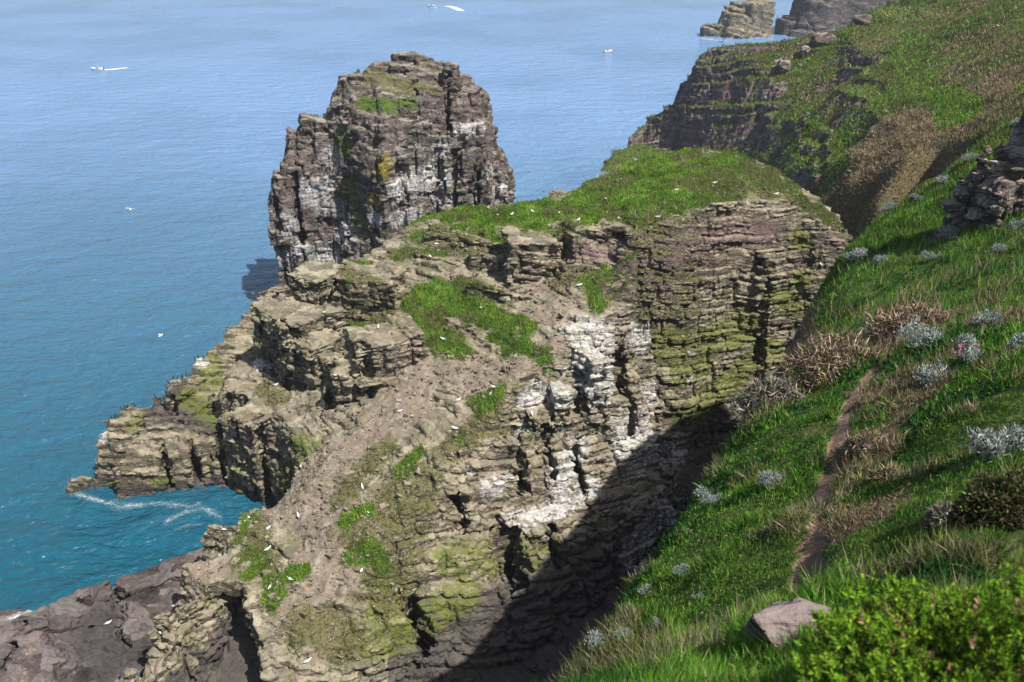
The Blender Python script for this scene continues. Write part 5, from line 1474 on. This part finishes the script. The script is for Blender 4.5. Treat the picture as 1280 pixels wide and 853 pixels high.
def foam(name, line, widths, lab, strength=1.0, z=.02, boost=1.0):
    pts = [np.array(p, float) for p in line]
    c = np.array(densify(pts, .5 if len(pts) < 30 else 1)); n = len(c)
    w_ = np.interp(np.linspace(0, 1, n), np.linspace(0, 1, len(widths)), widths)
    dd = np.gradient(c[:, :2], axis=0); dd /= np.linalg.norm(dd, axis=1)[:, None] + 1e-9
    nr = np.stack([-dd[:, 1], dd[:, 0]], -1)
    lev = [(-1, 0), (-.5, .8), (0, 1), (.5, .8), (1, 0)]
    V = []; fa = []
    for t_, f_ in lev:
        V.append(np.concatenate([c[:, :2] + nr * (w_ * t_)[:, None], np.full((n, 1), z)], 1))
        e = np.minimum(1, np.minimum(np.arange(n), np.arange(n)[::-1]) / max(2, n * .15))
        fa.append(np.stack([f_ * e * boost, np.full(n, strength), e, e], -1))
    Q = [(r * n + k, r * n + k + 1, (r + 1) * n + k + 1, (r + 1) * n + k) for r in range(4) for k in range(n - 1)]
    o = mesh_np(name, np.concatenate(V), quads=Q, mat=fm.m)
    set_attr(o, "fade", np.concatenate(fa))
    tag(o, lab, None, kind="stuff")


foam("sea_foam", [P(195, 665, 0), P(212, 650, 0), P(232, 640, 0), P(255, 637, 0), P(272, 644, 0), P(285, 655, 0)], [.5, 1.4, 1.3, 1.5, 1.0], "curl of thin foam drifting in the inlet", .5)
foam("sea_foam", [P(205, 668, 0), P(235, 657, 0), P(265, 655, 0)], [.4, 1.0, .4], "faint foam band in the inlet", .25)
foam("surf", [P(80, 602, 0), P(92, 616, 0), P(108, 622, 0), P(130, 628, 0), P(150, 634, 0)], [.8, 1.5, 1.3, .8, .3], "white surf round the small rock off the tip", .55, .05)
foam("surf", [P(120, 620, 0), P(150, 634, 0), P(200, 629, 0), P(240, 634, 0), P(270, 618, 0)], [1.0, 2.0, 1.1, 1.8, .8], "thin surf along the promontory foot", .5, .03)
foam("boat_wake", [P(118, 88, 0), P(140, 87, 0), P(165, 84, 0)], [2.2, 2.4, .8], "white wake of the boat on the left", 1.0, boost=1.5)
foam("boat_wake", [P(165, 84, 0), P(230, 80, 0), P(330, 76, 0)], [3, 7, 6], "long faint trail left on the sea behind the boat", .14)
foam("boat_wake", [P(552, 7, 0), P(566, 9, 0), P(580, 15, 0)], [5, 6, 5], "pale wake of the boat at the top", .9, boost=1.3)
foam("boat_wake", [P(536, 10, 0), P(548, 10, 0)], [4, 3], "short pale wash beside the top boat", .7, boost=1.2)
foam("surf", [P(872, 47, 0), P(890, 50, 0), P(915, 52, 0)], [5, 6, 3], "surf at the far tidal rock", .9)
q = P(122, 88, 0); motorboat(q, 3.0, "small white motorboat towing a short wake on the left sea", 1.3)
q = P(540, 9, 0); motorboat(q, 2.6, "tiny white motorboat near the photo's top edge", 1.5)
q = P(760, 65, 0); motorboat(q, .6, "lone small white boat right of the stack", 1.0)
#@SEA
# ------------------------------------------------------------------ sea
ms = NT("sea_water")
geo = ms.n("ShaderNodeNewGeometry"); pos = geo.outputs["Position"]
w1 = ms.noise(ms.vmul(pos, (1, 1.7, 1)), .55, 4, .6, .6)
w2 = ms.noise(ms.vmul(pos, (1, 1.6, 1)), .11, 3, .55, .4)
w3 = ms.noise(pos, .012, 3, .5)
h = ms.math("ADD", ms.math("MULTIPLY", w1, .5), ms.math("MULTIPLY", w2, 1.3))
sep = ms.n("ShaderNodeSeparateXYZ"); ms.put(sep.inputs[0], pos)
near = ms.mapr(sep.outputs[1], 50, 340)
wc = ms.mix(near, (.005, .082, .125), (.16, .29, .50))  # paler with distance: sky reflection painted into the water colour
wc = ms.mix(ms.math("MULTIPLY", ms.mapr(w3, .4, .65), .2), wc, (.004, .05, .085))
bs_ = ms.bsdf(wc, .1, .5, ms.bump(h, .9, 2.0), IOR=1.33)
a = np.linspace(0, 2 * math.pi, 97)[:-1]
rs = [0, 60, 120, 250, 500, 1000, 2500, 4500, 7000]
vv = [(0, 100, 0)]
for r in rs[1:]: vv += [(r * math.cos(t), 100 + r * math.sin(t), 0) for t in a]
tr = [(0, 1 + k, 1 + (k + 1) % 96) for k in range(96)]; qd = []
for ri in range(len(rs) - 2):
    o0 = 1 + ri * 96; o1 = o0 + 96
    for k in range(96): qd.append((o0 + k, o1 + k, o1 + (k + 1) % 96, o0 + (k + 1) % 96))
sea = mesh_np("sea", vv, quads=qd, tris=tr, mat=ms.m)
tag(sea, "blue green sea", None, kind="structure")

# air: one even box of pale haze round everything
hz = bpy.data.materials.new("haze_air"); hz.use_nodes = True
hz.node_tree.nodes.clear()
ho = hz.node_tree.nodes.new("ShaderNodeOutputMaterial"); hv = hz.node_tree.nodes.new("ShaderNodeVolumePrincipled")
hv.inputs["Color"].default_value = (.82, .9, 1, 1); hv.inputs["Density"].default_value = .00016; hv.inputs["Anisotropy"].default_value = .2
hz.node_tree.links.new(hv.outputs[0], ho.inputs["Volume"])
HX = np.array([(x, y, z) for z in (-12, 92) for x, y in ((-7300, -7200), (7300, -7200), (7300, 7400), (-7300, 7400))], float)
hb_ = mesh_np("haze", HX, quads=[(0, 3, 2, 1), (4, 5, 6, 7), (0, 1, 5, 4), (1, 2, 6, 5), (2, 3, 7, 6), (3, 0, 4, 7)], mat=hz, smooth=False)
tag(hb_, "thin pale sea haze", None, kind="stuff")

#@LIGHT
SUN = np.array([.46, -.42, .94]); SUN /= np.linalg.norm(SUN)
el = math.asin(SUN[2]); azs = math.atan2(SUN[0], SUN[1])
w = bpy.data.worlds.new("World"); S.world = w; w.use_nodes = True
nt = w.node_tree
sky = nt.nodes.new("ShaderNodeTexSky"); sky.sky_type = "NISHITA"; sky.sun_disc = False
sky.sun_elevation = el; sky.sun_rotation = azs; sky.air_density = 1.0; sky.dust_density = 2.5
bg = nt.nodes["Background"]; nt.links.new(sky.outputs[0], bg.inputs[0]); bg.inputs[1].default_value = .078
sl_ = bpy.data.lights.new("sun", "SUN"); sl_.energy = 4.9; sl_.angle = rad(.53); sl_.color = (1, .965, .905)
so = bpy.data.objects.new("sun", sl_); COL.objects.link(so)
so.rotation_euler = Vector(-SUN).to_track_quat("-Z", "Y").to_euler()
S.view_settings.view_transform = "Standard"; S.view_settings.look = "None"; S.view_settings.exposure = 0.58; S.view_settings.gamma = 1
S.render.engine = "CYCLES"
S.cycles.use_denoising = True
S.cycles.max_bounces = 5
